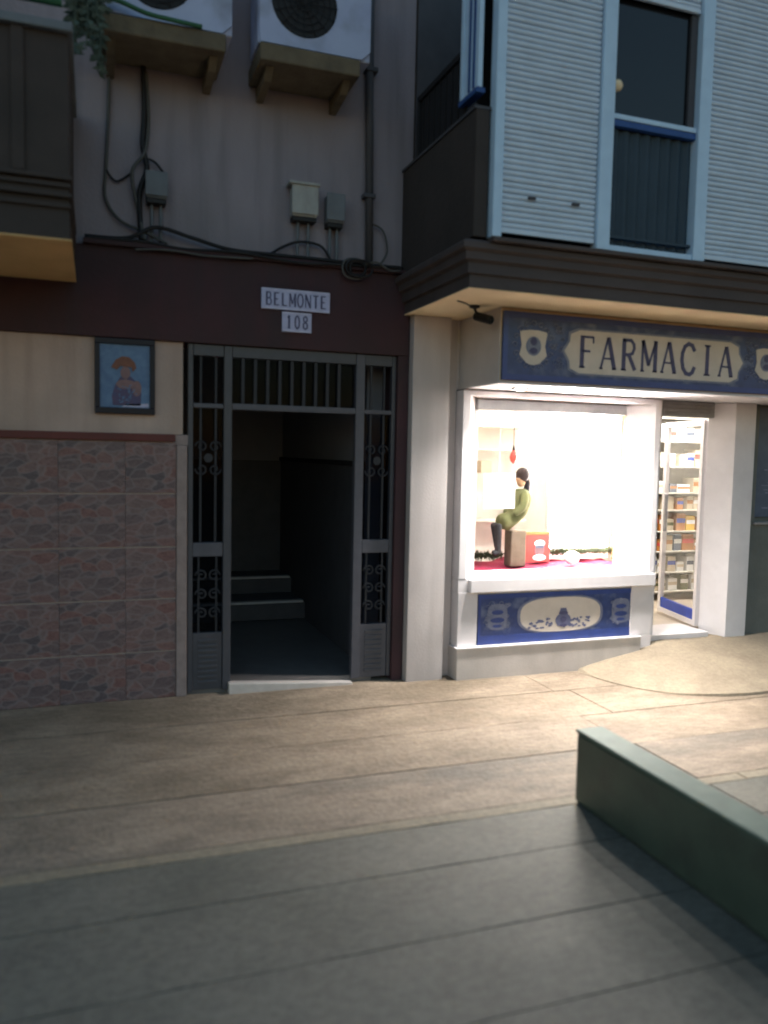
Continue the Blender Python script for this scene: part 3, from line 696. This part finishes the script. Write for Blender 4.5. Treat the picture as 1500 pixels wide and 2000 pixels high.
for x in (2.42, 2.72): obj('shutter_stop', B((x, x + .05, YB - .012, YB + .006, 3.19, 3.205)), 'pipe', ro, .003)
roller(3.707, 4.898, 2.975, 5.0)
roller(2.987, 3.613, 4.475, 5.1)
roller(4.982, 5.598, 2.975, 5.0)
# dark window between the shutters
wd = obj('balcony_window', B((2.987, 3.613, YB + .052, YB + .058, 3.77, 4.62)), 'darkpane', sb)
obj('window_transom', B((2.987, 3.613, YB + .0, YB + .05, 3.745, 3.775)), 'alu', wd, .003)
obj('window_transom', B((2.987, 3.613, YB + .006, YB + .05, 3.705, 3.744)), 'bluepaint', wd, .003)
obj('window_stile', B((3.565, 3.612, YB + .03, YB + .05, 3.776, 4.47)), 'pipe', wd)
bm = bmesh.new(); n = 60; a = []; b = []
for i in range(n + 1):
    x = 2.988 + .624 * i / n; y = YB + .05 + .010 * math.sin(i * 2 * math.pi / 7.5)
    a.append(bm.verts.new((x, y, 3.0))); b.append(bm.verts.new((x, y, 3.70)))
for i in range(n): bm.faces.new((a[i], a[i + 1], b[i + 1], b[i]))
obj('corrugated_sheet', bm, 'curtain', wd)
obj('window_rail', B((2.987, 3.613, YB + .01, YB + .035, 3.035, 3.05)), 'curtain', wd)
obj('window_sill', B((2.987, 3.613, YB - .01, YB + .09, 2.951, 2.985)), 'alu', wd, .003)
obj('lamp_reflection', lathe(bmesh.new(), [(.012, .03), (.03, .02), (.036, .0), (.03, -.02), (.012, -.03)], (3.018, YB + .02, 3.945), 'Y', 16), 'soffit', wd, smooth=True)  # beige bead in place of a street lamp's reflection in the pane
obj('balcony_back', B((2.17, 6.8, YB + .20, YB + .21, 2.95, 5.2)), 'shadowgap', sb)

# ---- shop front
YF = -.13
def prism(poly, z0, z1):
    bm = bmesh.new(); a = [bm.verts.new((x, y, z0)) for x, y in poly]; b = [bm.verts.new((x, y, z1)) for x, y in poly]; n = len(a)
    bm.faces.new(a[::-1]); bm.faces.new(b)
    for i in range(n): bm.faces.new((a[i], a[(i + 1) % n], b[(i + 1) % n], b[i]))
    return bm
obj('front_pier', prism([(2.54, YF), (2.60, YF), (2.715, .035), (2.715, .20), (2.54, .20)], .754, 2.150), 'white', sb, .003)
obj('front_pier', prism([(4.285, YF), (4.235, YF), (4.060, .035), (4.075, .055), (4.285, .055)], .754, 2.150), 'white', sb, .003)
obj('front_pier', B((2.54, 2.700, YF, .20, .245, .6545)), 'white', sb, .004)
obj('front_pier', B((4.075, 4.285, YF, .20, .245, .6545)), 'white', sb, .004)
obj('under_sill', B((2.54, 4.285, YF + .003, .20, .655, .7515)), 'white', sb)
obj('front_pier', B((4.160, 4.283, YF, .0, -.01, .2445)), 'white', sb, .004)
obj('front_sill', B((2.62, 4.272, YF - .045, YF + .0025, .655, .752)), 'white', sb, .005)
obj('apron_wall', B((2.702, 4.073, YF + .02, .20, .245, .654)), 'white', sb)
obj('front_jamb', B((4.0735, 4.149, YF + .008, YF + .02, .246, .65)), 'white', sb)
obj('plinth', B((2.525, 4.158, YF - .035, .20, -.01, .235)), 'plinth', sb, .004)
obj('plinth_cap', B((2.518, 4.16, YF - .045, YF + .1, .2355, .2445)), 'white', sb)
obj('window_head', B((2.601, 4.234, YF, .0, 2.112, 2.150), (2.716, 4.059, .001, .20, 2.105, 2.150)), 'white', sb)
obj('rolled_shutter', B((2.720, 4.055, .0, .06, 2.020, 2.104)), 'steel', sb, .01)
wf = obj('window_frame', B((2.716, 2.745, .036, .07, .755, 2.104), (4.030, 4.059, .036, .07, .755, 2.104), (2.745, 4.030, .036, .07, .755, .785)), 'white', sb, .004)
obj('window_pane', B((2.745, 4.030, .050, .056, .785, 2.05)), 'glass', wf)
# fascia box above the shop
obj('fascia', B((2.56, 7.5, -.640, -.0, 2.180, 2.664)), 'soffit', sb)
obj('fascia_cheek', B((2.553, 2.5595, -.640, -.011, 2.162, 2.663)), 'cheek', sb)
obj('wall_above_window', B((2.536, 7.5, .001, .19, 2.16, 2.664)), 'white', sb)
obj('fascia_underside', B((2.56, 7.5, -.645, -.0, 2.160, 2.1795)), 'white', sb)
# right of the door
obj('door_reveal', B((4.287, 4.40, .0, .20, .19, 2.158)), 'white', sb)
obj('right_pier', prism([(4.95, .09), (5.07, -.10), (5.285, -.10), (5.285, .09)], .02, 2.158), 'white', sb, .004)
obj('side_wall', B((5.287, 7.5, -.06, .3, .02, 1.13)), 'greyshop', sb)
obj('side_wall_upper', B((5.287, 5.36, -.06, .3, 1.132, 2.158), (5.36, 7.5, .0, .3, 1.132, 2.158)), 'greyshop', sb)
obj('side_ledge', B((5.34, 7.5, -.10, -.0, 1.1305, 1.150)), 'steel', sb, .003)
dr = obj('door_threshold', B((4.29, 4.93, -.06, .30, .06, .215)), 'white', sb, .004)
rb = obj('door_shutter', B((4.40, 4.928, .0, .10, 2.03, 2.158)), 'steel', sb)
for k in range(4): obj('shutter_slat', B((4.40, 5.20 if k == 9 else 4.928, -.008, .0, 2.034 + k * .031, 2.061 + k * .031)), 'steel', rb, .004)
# inside of the shop
obj('shop_floor', B((2.4, 7.0, .20, 3.0, .05, .200)), 'shopfloor', sb)
obj('shop_back_wall', B((2.4, 7.0, 1.75, 1.85, .2, 2.62)), 'inside', sb)
obj('shop_side_wall', B((2.45, 2.55, .20, 1.75, .2, 2.62)), 'inside', sb)
obj('shop_side_wall', B((6.6, 6.7, .50, 1.75, .2, 2.62)), 'inside', sb)
obj('shop_ceiling', B((2.45, 6.7, .0, 1.85, 2.50, 2.6)), 'inside', sb)
obj('display_floor', B((2.56, 4.30, .1995, .75, .70, .755), (2.7155, 4.0595, -.13, .1994, .7516, .7548)), 'inside', sb)
obj('display_side', B((4.295, 4.36, .056, .75, .2, 2.2)), 'inside', sb)
obj('shop_front_lining', B((4.36, 4.405, .20, .3, .2, 2.03)), 'inside', sb)
for k, (x0, x1, y0, y1) in enumerate(((2.9, 3.9, .25, .65), (2.9, 4.1, 1.0, 1.5), (4.6, 5.0, .4, .8), (5.1, 6.3, .7, 1.1))):
    t = thing('ceiling_light', ['lit white ceiling panel right behind the shop window', 'lit white ceiling panel deep in the shop over the display', 'lit ceiling panel just inside the shop door', 'lit ceiling panel over the shop shelves'][k], 'ceiling light', (x0, y0, 2.46), 'ceiling lights inside the shop')
    obj('housing', B((x0, x1, y0, y1, 2.472, 2.499)), 'paper', t); obj('diffuser', B((x0 + .03, x1 - .03, y0 + .03, y1 - .03, 2.462, 2.4715)), 'ceil2' if k > 1 else 'ceil', t)

# three downlights under the fascia
for k, (x, y) in enumerate(((2.87, -.37), (3.32, -.42), (3.77, -.45))):
    t = thing('downlight', ['lit downlight under the shop fascia, nearest the grey gate', 'lit downlight under the shop fascia, middle of the three', 'lit downlight under the shop fascia, nearest the shop door'][k], 'downlight', (x, y, 2.16), 'downlights under the fascia')
    obj('ring', lathe(bmesh.new(), [(.062, 0), (.062, -.008), (.048, -.010), (.044, -.002)], (x, y, 2.1595), 'Z', 24), 'steel', t, smooth=False)
    obj('lens', lathe(bmesh.new(), [(.043, 0), (.038, -.006), (.02, -.010)], (x, y, 2.1565), 'Z', 20), 'lamp', t)
    ld = bpy.data.lights.new('downlight_lamp', 'SPOT'); ld.energy = 40; ld.spot_size = R(140); ld.spot_blend = .9; ld.shadow_soft_size = .04; ld.color = (1, .965, .91)
    lo = bpy.data.objects.new('downlight_lamp', ld); COL.objects.link(lo); lo.parent = t; lo.location = (0, 0, -.025); lo.rotation_euler = (R(-14), 0, 0)

# glass door swung inwards
gd = thing('glass_door', 'glass shop door swung open inwards with a royal blue strip near its foot', 'door', (4.93, .06, .22))
def dbx(u0, u1, v0, v1, z0, z1):
    a = R(77); c, s = math.cos(a), math.sin(a)
    bm = bmesh.new(); vs = box(bm, u0, u1, v0, v1, z0, z1)
    for v in vs: x, y = v.co.x, v.co.y; v.co.x = 4.95 + x * c * 1.0 - y * s; v.co.y = .11 + x * s + y * c
    return bm
obj('stile', dbx(0, .05, -.02, .02, .225, 2.02), 'white', gd, .003); obj('stile', dbx(.68, .73, -.02, .02, .225, 2.02), 'white', gd, .003)
obj('bottom_rail', dbx(.05, .68, -.02, .02, .225, .27), 'white', gd); obj('top_rail', dbx(.05, .68, -.02, .02, 1.97, 2.02), 'white', gd)
obj('pane', dbx(.05, .68, -.004, .004, .27, 1.97), 'glass', gd)
obj('kick_strip', dbx(.05, .68, -.012, .012, .27, .36), 'bluestrip', gd)
obj('handle', dbx(.60, .63, .0205, .05, 1.0, 1.35), 'steel', gd, .004)

# shelving unit seen through the door
su = thing('shelving_unit', 'tall shop shelving unit seen through the open door, filled with small packages', 'shelf', (5.85, 1.5, .2))
obj('back_board', B((5.30, 6.5, 1.66, 1.70, .2, 2.3)), 'steel2', su)
obj('side_board', B((5.30, 5.33, 1.34, 1.66, .2, 2.3)), 'steel2', su); obj('side_board', B((6.47, 6.5, 1.34, 1.66, .2, 2.3)), 'steel2', su)
levels = [.30, .50, .72, .93, 1.15, 1.33, 1.60, 1.86, 2.1]
for z in levels: obj('shelf_board', B((5.33, 6.47, 1.34, 1.66, z - .012, z)), 'steel2', su)
pal = {'orange': 'orange', 'beige': 'beige', 'white': 'paper', 'red': 'redp', 'blue': 'pboard', 'yellow': 'yellow', 'green': 'olive'}
names = {'orange': 'orange-brown', 'beige': 'beige', 'white': 'white', 'red': 'red', 'blue': 'dull blue', 'yellow': 'yellow', 'green': 'olive green'}
shelfname = ['bottom', 'second', 'third', 'fourth', 'fifth', 'sixth', 'seventh', 'eighth']
seqs = [['white', 'beige', 'white', 'green', 'white'], ['white', 'white', 'beige', 'white'], ['orange', 'orange', 'beige', 'blue'], ['yellow', 'orange', 'beige', 'orange'],
        ['beige', 'beige', 'orange', 'beige'], ['blue', 'white', 'blue', 'white', 'beige'], ['white', 'beige', 'white', 'beige'], ['white', 'white', 'beige', 'white']]
seen = {}
for li, z in enumerate(levels[:-1]):
    x = 5.36; gap = levels[li + 1] - z
    for ci, c in enumerate(seqs[li] * 2):
        w = random.uniform(.07, .16); h = min(gap - .04, random.uniform(.08, .2))
        if x + w > 6.45: break
        o = obj('package', B((x, x + w, 1.38, 1.56, z + .0005, z + h)), pal[c], None, .004)
        obj('label_band', B((x - .0005, x + w + .0005, 1.3785, 1.3795, z + h * .45, z + h * .72)), random.choice(['redp', 'pboard', 'olive', 'bluestrip', 'beige', 'orange', 'paper']), o)
        ordw = ['first', 'second', 'third', 'fourth', 'fifth', 'sixth', 'seventh', 'eighth', 'ninth', 'tenth']
        tag(o, '%s package, %s from the left on the %s shelf inside the open shop door' % (names[c], ordw[ci], shelfname[li]), 'package', 'packages on the shop shelving')
        x += w + random.uniform(.008, .05)

# ---------------------------------------------------------------- things in the shop window
bm = bmesh.new(); nx, ny = 40, 10; g = []
for i in range(nx + 1):
    col = []
    for j in range(ny + 1):
        x = 2.76 + 1.50 * i / nx; y = .08 + .49 * j / ny
        z = .762 + .010 * math.sin(i * .7 + j) + .018 * (j / ny) + (.035 * max(0, math.sin((i - 8) * .16))) * (j / ny) + random.uniform(-.003, .003)
        col.append(bm.verts.new((x, y, z)))
    g.append(col)
for i in range(nx):
    for j in range(ny): bm.faces.new((g[i][j], g[i][j + 1], g[i + 1][j + 1], g[i + 1][j]))
tag(obj('display_cloth', bm, 'red', smooth=True), 'crimson cloth spread over the floor of the lit shop window', 'cloth')
lp = thing('backlit_panel', 'large blown-out white backlit panel standing in the middle of the shop window', 'light panel', (3.94, .46, .80))
obj('frame', B((3.63, 4.25, .45, .50, .80, 1.89)), 'paper', lp, .006); obj('lit_face', B((3.645, 4.235, .446, .4495, .90, 1.88)), 'panel', lp)
# seated figurine
fgr = thing('figurine', 'seated figurine with dark hair and olive coat on a tan pedestal in the shop window', 'figurine', (3.25, .28, .78))
obj('pedestal', B((3.16, 3.30, .22, .34, .782, 1.075)), 'cork', fgr, .01)
def skin(name, pts, edges, rad, m, parent, root=0, lv=2):
    me = bpy.data.meshes.new(name); L0 = root_loc(parent)
    me.from_pydata([Vector(p) - L0 for p in pts], edges, []); me.materials.append(MT[m])
    o = bpy.data.objects.new(name, me); COL.objects.link(o); o.parent = parent
    md = o.modifiers.new('skin', 'SKIN'); md.use_smooth_shade = True
    for i, r_ in enumerate(rad): me.skin_vertices[0].data[i].radius = (r_, r_) if not isinstance(r_, tuple) else r_
    me.skin_vertices[0].data[root].use_root = True
    s = o.modifiers.new('sub', 'SUBSURF'); s.levels = lv; s.render_levels = lv
    return o
skin('coat', [(3.27, .28, 1.13), (3.275, .28, 1.24), (3.275, .28, 1.35), (3.27, .28, 1.41), (3.17, .25, 1.14), (3.06, .24, 1.15), (3.16, .31, 1.14), (3.06, .32, 1.15), (3.26, .20, 1.37), (3.24, .18, 1.27), (3.16, .20, 1.20), (3.26, .36, 1.37), (3.24, .385, 1.27), (3.16, .35, 1.20)],
     [(0, 1), (1, 2), (2, 3), (0, 4), (4, 5), (0, 6), (6, 7), (2, 8), (8, 9), (9, 10), (2, 11), (11, 12), (12, 13)],
     [(.10, .11), (.085, .09), (.08, .095), .045, .075, .066, .075, .066, .042, .036, .026, .042, .036, .026], 'olive', fgr)
skin('leg', [(3.05, .24, 1.14), (3.055, .24, 1.0), (3.06, .24, .90), (3.01, .24, .885)], [(0, 1), (1, 2), (2, 3)], [.035, .027, .022, .018], 'dark', fgr)
skin('leg', [(3.05, .32, 1.14), (3.075, .32, 1.0), (3.09, .32, .90), (3.04, .32, .885)], [(0, 1), (1, 2), (2, 3)], [.035, .027, .022, .018], 'dark', fgr)
hd = skin('head', [(3.27, .28, 1.42), (3.262, .28, 1.48), (3.262, .28, 1.535)], [(0, 1), (1, 2)], [.026, .046, .040], 'skin', fgr)
obj('nose', lathe(bmesh.new(), [(.004, 0), (.010, .012), (.003, .02)], (3.202, .28, 1.488), 'X', 8), 'skin', fgr)
bm = bmesh.new(); bmesh.ops.create_uvsphere(bm, u_segments=16, v_segments=10, radius=.058); bmesh.ops.scale(bm, vec=(1, 1.0, 1.1), verts=bm.verts); bmesh.ops.translate(bm, vec=(3.278, .28, 1.522), verts=bm.verts)
obj('hair', bm, 'hair', fgr, smooth=True)
bm = bmesh.new(); tube(bm, [(3.31, .28, 1.52), (3.325, .28, 1.45), (3.315, .28, 1.38)], .026, 10); obj('ponytail', bm, 'hair', fgr, smooth=True)

def garland(x0, x1, y, z, label):
    t = obj('garland', None or bmesh.new(), 'garland'); bm = bmesh.new()
    tube(bm, spline([(x0, y, z), ((x0 * 2 + x1) / 3, y, z + .012), ((x0 + 2 * x1) / 3, y, z - .006), (x1, y, z + .008)], 6), .010, 6)
    for _ in range(int((x1 - x0) * 900)):
        u = random.random(); p = Vector((x0 + u * (x1 - x0), y, z)); a = random.uniform(0, 6.28); c = Vector((random.uniform(-.5, .5), math.cos(a), math.sin(a))).normalized()
        l = random.uniform(.035, .06); s = c.cross(Vector((1, .3, 0))).normalized() * .007
        v = [bm.verts.new(q) for q in (p + s, p - s, p + c * l)]; bm.faces.new(v)
    bm.to_mesh(t.data); bm.free(); return tag(t, label, 'garland', 'garlands in the shop window')
garland(2.80, 3.14, .33, .865, 'short green tinsel garland left of the figurine pedestal')
garland(3.60, 4.22, .36, .880, 'longer green tinsel garland under the white backlit panel')
pc = thing('picture_card', 'red box card with a pale face print beside the figurine pedestal', 'card', (3.46, .33, .79))
obj('card', B((3.335, 3.575, .31, .36, .80, 1.03)), 'redp', pc, .004); obj('header', B((3.33, 3.58, .305, .365, 1.031, 1.055)), 'gold', pc)
bm = bmesh.new(); plate(bm, ellipse(3.475, .905, .045, .062), .3075, .002); obj('print_face', bm, 'flesh', pc)
bm = bmesh.new(); plate(bm, ellipse(3.475, .958, .050, .028), .3062, .002); plate(bm, ellipse(3.475, .84, .062, .026), .3062, .002); obj('print_hat', bm, 'paper', pc)
bm = bmesh.new(); plate(bm, ellipse(3.475, .93, .045, .012), .3045, .0015); obj('print_brim', bm, 'pboard', pc)
wb = bmesh.new(); bmesh.ops.create_uvsphere(wb, u_segments=20, v_segments=12, radius=.06); bmesh.ops.translate(wb, vec=(3.72, .20, .845), verts=wb.verts)
tag(obj('bauble', wb, 'paper', smooth=True), 'white ball on the crimson cloth right of the red card', 'ball')
po = thing('white_poster', 'square white poster hung low inside the left of the shop window', 'poster', (2.95, .08, 1.27))
obj('sheet', B((2.83, 3.10, .075, .080, 1.265, 1.54)), 'paper', po); obj('string', tube(bmesh.new(), [(2.96, .08, 1.54), (2.96, .08, 2.03)], .002, 4), 'paper', po)
on = thing('ornament', 'small red hanging ornament on a dark cord in the shop window', 'ornament', (3.09, .1, 1.62))
obj('cord', tube(bmesh.new(), [(3.09, .1, 2.02), (3.09, .1, 1.73)], .003, 5), 'dark', on)
obj('cap', lathe(bmesh.new(), [(.004, .06), (.012, .03), (.012, 0)], (3.09, .1, 1.70), 'Z', 10), 'dark', on)
obj('drop', lathe(bmesh.new(), [(.008, .08), (.022, .05), (.030, .02), (.022, -.01), (.006, -.03)], (3.09, .1, 1.645), 'Z', 14), 'redp', on, smooth=True)
yb_ = bmesh.new(); box(yb_, 4.280, 4.290, .12, .43, 1.50, 2.08); tag(obj('yellow_banner', yb_, 'yellow', bev=.003), 'narrow yellow banner hanging on the right side of the shop window display', 'banner')
ob = bmesh.new(); box(ob, 4.270, 4.290, .12, .43, .79, 1.38); tag(obj('orange_curtain', ob, 'orange', bev=.003), 'narrow orange-brown curtain at the lower right edge of the shop window', 'curtain')
# wall shelves at the left of the display
ws = thing('wall_shelf', 'white wall shelves behind the left part of the shop window', 'shelf', (3.1, .62, 1.4))
obj('shelf_back', B((2.70, 3.46, .70, .72, .76, 2.3)), 'inside', ws)
for z in (1.135, 1.53, 1.73, 1.92): obj('shelf_board', B((2.70, 3.46, .50, .70, z - .012, z)), 'steel2', ws)
for k, (x, z, w, h, m, nm) in enumerate(((3.02, 1.53, .10, .10, 'beige', 'beige box on the white wall shelf, behind the red ornament'), (2.90, 1.73, .09, .07, 'paper', 'low white box on the upper white wall shelf in the shop window'),
        (3.20, 1.92, .12, .07, 'paper', 'white box on the top white wall shelf in the shop window'), (3.36, 1.135, .08, .13, 'beige', 'tall beige box on the lowest wall shelf, right of the figurine'))):
    tag(obj('package', B((x, x + w, .52, .64, z + .0005, z + h)), m, None, .004), nm, 'package', 'packages on the wall shelves')

# ---------------------------------------------------------------- pharmacy sign board
YS = -.645
sg = thing('pharmacy_sign', 'long blue and cream tiled FARMACIA sign across the shop fascia', 'sign', (3.9, YS, 2.17))
obj('board', B((2.565, 7.0, YS - .020, YS - .001, 2.184, 2.640)), 'signblue', sg)
obj('border', B((2.565, 7.0, YS - .0245, YS - .0205, 2.600, 2.640), (2.565, 7.0, YS - .0245, YS - .0205, 2.184, 2.225), (2.565, 2.60, YS - .0245, YS - .0205, 2.225, 2.600)), 'signblue2', sg)
def cart(x0, x1, z0, z1, c):
    m_ = (z0 + z1) / 2
    return [(x0, m_), (x0 + c * .35, m_ + (z1 - z0) * .22), (x0 + c * .4, z1 - .03), (x0 + c, z1), (x1 - c, z1), (x1 - c * .4, z1 - .03), (x1 - c * .35, m_ + (z1 - z0) * .22), (x1, m_),
            (x1 - c * .35, m_ - (z1 - z0) * .22), (x1 - c * .4, z0 + .03), (x1 - c, z0), (x0 + c, z0), (x0 + c * .4, z0 + .03), (x0 + c * .35, m_ - (z1 - z0) * .22)]
bm = bmesh.new(); plate(bm, cart(3.015, 4.595, 2.243, 2.562, .13), YS - .0235, .003); obj('cartouche_edge', bm, 'signmid', sg)
bm = bmesh.new(); plate(bm, cart(3.035, 4.575, 2.256, 2.549, .12), YS - .026, .0022); obj('cartouche', bm, 'signcream', sg)
obj('lettering', lettering('FARMACIA', 3.13, 4.50, 2.295, 2.515, YS - .0285, .002, .20, .80), 'ink', sg)
def emblem(cx, cz, s, y, parent):
    bm = bmesh.new(); plate(bm, [(cx - s, cz + s * .9), (cx - s * .3, cz + s), (cx + s * .3, cz + s), (cx + s, cz + s * .9), (cx + s * .85, cz), (cx + s, cz - s * .6), (cx + s * .5, cz - s * 1.1), (cx, cz - s * 1.25), (cx - s * .5, cz - s * 1.1), (cx - s, cz - s * .6), (cx - s * .85, cz)], y, .003)
    obj('crest', bm, 'signcream', parent)
    bm = bmesh.new(); plate(bm, ellipse(cx, cz - .02 * s, s * .55, s * .62), y - .0022, .002); obj('crest_shield', bm, 'signmid', parent)
    bm = bmesh.new(); plate(bm, ellipse(cx, cz + s * .28, s * .24, s * .26), y - .0042, .0018); plate(bm, ellipse(cx, cz - s * .32, s * .3, s * .2), y - .0042, .0018); obj('crest_mark', bm, 'ink', parent)
    bm = bmesh.new()
    for k in range(16):
        a = 2 * math.pi * k / 16; tube(bm, [(p[0], y + .001, p[2]) for p in scroll(cx + s * 1.35 * math.cos(a), cz + s * 1.4 * math.sin(a), s * .22, 1.1, 1 if k % 2 else -1)], s * .035, 4)
    o = obj('crest_scrolls', bm, 'signmid', parent)
emblem(2.795, 2.42, .105, YS - .0235, sg)
emblem(4.80, 2.42, .105, YS - .0235, sg)
def flourish(cx, cz, sx, sz, y, parent, n=14, seed=1):
    rnd = random.Random(seed); bm = bmesh.new()
    for k in range(n):
        x = cx + rnd.uniform(-sx, sx); z = cz + rnd.uniform(-sz, sz); s = rnd.uniform(.012, .026)
        tube(bm, [(p[0], y, p[2]) for p in scroll(x, z, s, rnd.uniform(.8, 1.4), rnd.choice((1, -1)))], .0028, 4)
    obj('flourish', bm, 'signmid', parent)['kind'] = 'stuff'
flourish(2.985, 2.42, .035, .15, YS - .022, sg, 16, 3); flourish(4.64, 2.42, .035, .15, YS - .022, sg, 16, 4)

# tile panel under the window
YP = YF + .02
tpn = thing('ceramic_mural', 'blue tile panel with cream cartouche under the lit shop window', 'sign', (3.42, YP, .24))
obj('board', B((2.712, 4.145, YP - .012, YP - .0005, .247, .632)), 'signblue', tpn)
obj('border', B((2.712, 4.145, YP - .0155, YP - .0125, .597, .632), (2.712, 4.145, YP - .0155, YP - .0125, .247, .315), (2.712, 2.735, YP - .0155, YP - .0125, .315, .597), (4.122, 4.145, YP - .0155, YP - .0125, .315, .597)), 'signblue2', tpn)
bm = bmesh.new(); plate(bm, ellipse(3.43, .452, .385, .148, 36, 0, .75), YP - .0145, .002); obj('cartouche_edge', bm, 'signmid', tpn)
bm = bmesh.new(); plate(bm, ellipse(3.43, .452, .36, .135, 36, 0, .72), YP - .0165, .002); obj('cartouche', bm, 'signcream', tpn)
bm = bmesh.new()
plate(bm, ellipse(3.45, .405, .07, .055), YP - .0185, .0018); plate(bm, [(3.41, .45), (3.49, .45), (3.475, .50), (3.425, .50)], YP - .0186, .0018); obj('urn_print', bm, 'ink2', tpn)
bm = bmesh.new(); plate(bm, ellipse(3.45, .462, .042, .014), YP - .0205, .0018); plate(bm, ellipse(3.45, .365, .03, .010), YP - .0205, .0018); plate(bm, ellipse(3.45, .412, .028, .022), YP - .0205, .0018); obj('urn_shading', bm, 'ink', tpn)
bm = bmesh.new(); rr = random.Random(5)
for k in range(60):
    x = 3.43 + rr.uniform(-.28, .26); z = .37 + rr.uniform(-.02, .05 if abs(x - 3.43) > .1 else .03)
    plate(bm, ellipse(x, z, rr.uniform(.008, .02), rr.uniform(.005, .012), 8), YP - .0178 - rr.random() * .0005, .0012)
obj('fruit_print', bm, 'ink2', tpn)
flourish(2.88, .45, .10, .11, YP - .0135, tpn, 36, 6); flourish(3.985, .45, .09, .11, YP - .0135, tpn, 36, 7)
for cx in (2.875, 3.985):
    bm = bmesh.new(); plate(bm, ellipse(cx, .455, .085, .10, 24, 0, .6), YP - .0142, .0014); obj('medallion', bm, 'signmid', tpn)
    bm = bmesh.new(); plate(bm, ellipse(cx, .49, .05, .018), YP - .0162, .0014); plate(bm, ellipse(cx, .43, .06, .02), YP - .0162, .0014); plate(bm, ellipse(cx, .385, .04, .012), YP - .0162, .0014); obj('medallion_mark', bm, 'signblue2', tpn)

# board beyond the door
bb = thing('wall_board', 'blue-grey glazed board on the wall right of the shop door', 'sign', (5.8, 0, 1.16))
obj('board', B((5.37, 7.2, -.020, -.002, 1.19, 2.13)), 'pboard', bb)
bm = bmesh.new(); rr = random.Random(9)
for k in range(26):
    x = 5.45 + rr.uniform(0, 1.2); z = rr.uniform(1.22, 1.7); box(bm, x, x + rr.uniform(.05, .2), -.0225, -.0205, z, z + rr.uniform(.006, .016))
obj('print', bm, 'signmid', bb)

# security camera under the overhang
sc = thing('security_camera', 'small black security camera on a bracket under the cream soffit', 'camera', (2.42, -.5, 2.66))
obj('base', lathe(bmesh.new(), [(.035, 0), (.035, -.012), (.02, -.018)], (2.38, -.60, 2.6645), 'Z', 16), 'black', sc)
obj('arm', tube(bmesh.new(), spline([(2.38, -.60, 2.65), (2.40, -.60, 2.615), (2.435, -.60, 2.60)]), .010, 8), 'black', sc)
bm = bmesh.new(); tube(bm, [(2.41, -.56, 2.605), (2.465, -.68, 2.565)], .030, 14); obj('body', bm, 'black', sc, .004)
bm = bmesh.new(); tube(bm, [(2.465, -.68, 2.565), (2.468, -.687, 2.563)], .022, 14); obj('lens', bm, 'darkpane', sc)
cable([(2.38, -.60, 2.655), (2.33, -.62, 2.660), (2.26, -.70, 2.656), (2.20, -.72, 2.662)], .005, 'cable2', 'thin cable looping on the cream soffit beside the security camera', group=None)

# ---------------------------------------------------------------- low green wall in the foreground
lw = thing('low_wall', 'low dark green painted wall with paler green top in the right foreground', 'wall', (2.28, -4, 0))
bm = B((2.20, 2.345, -6.2, -2.245, 0.001, .352))
obj('body', bm, 'greenwall', lw, .02)
bm = B((2.196, 2.349, -6.2, -2.240, .345, .362)); obj('capping', bm, 'greentop', lw, .008)
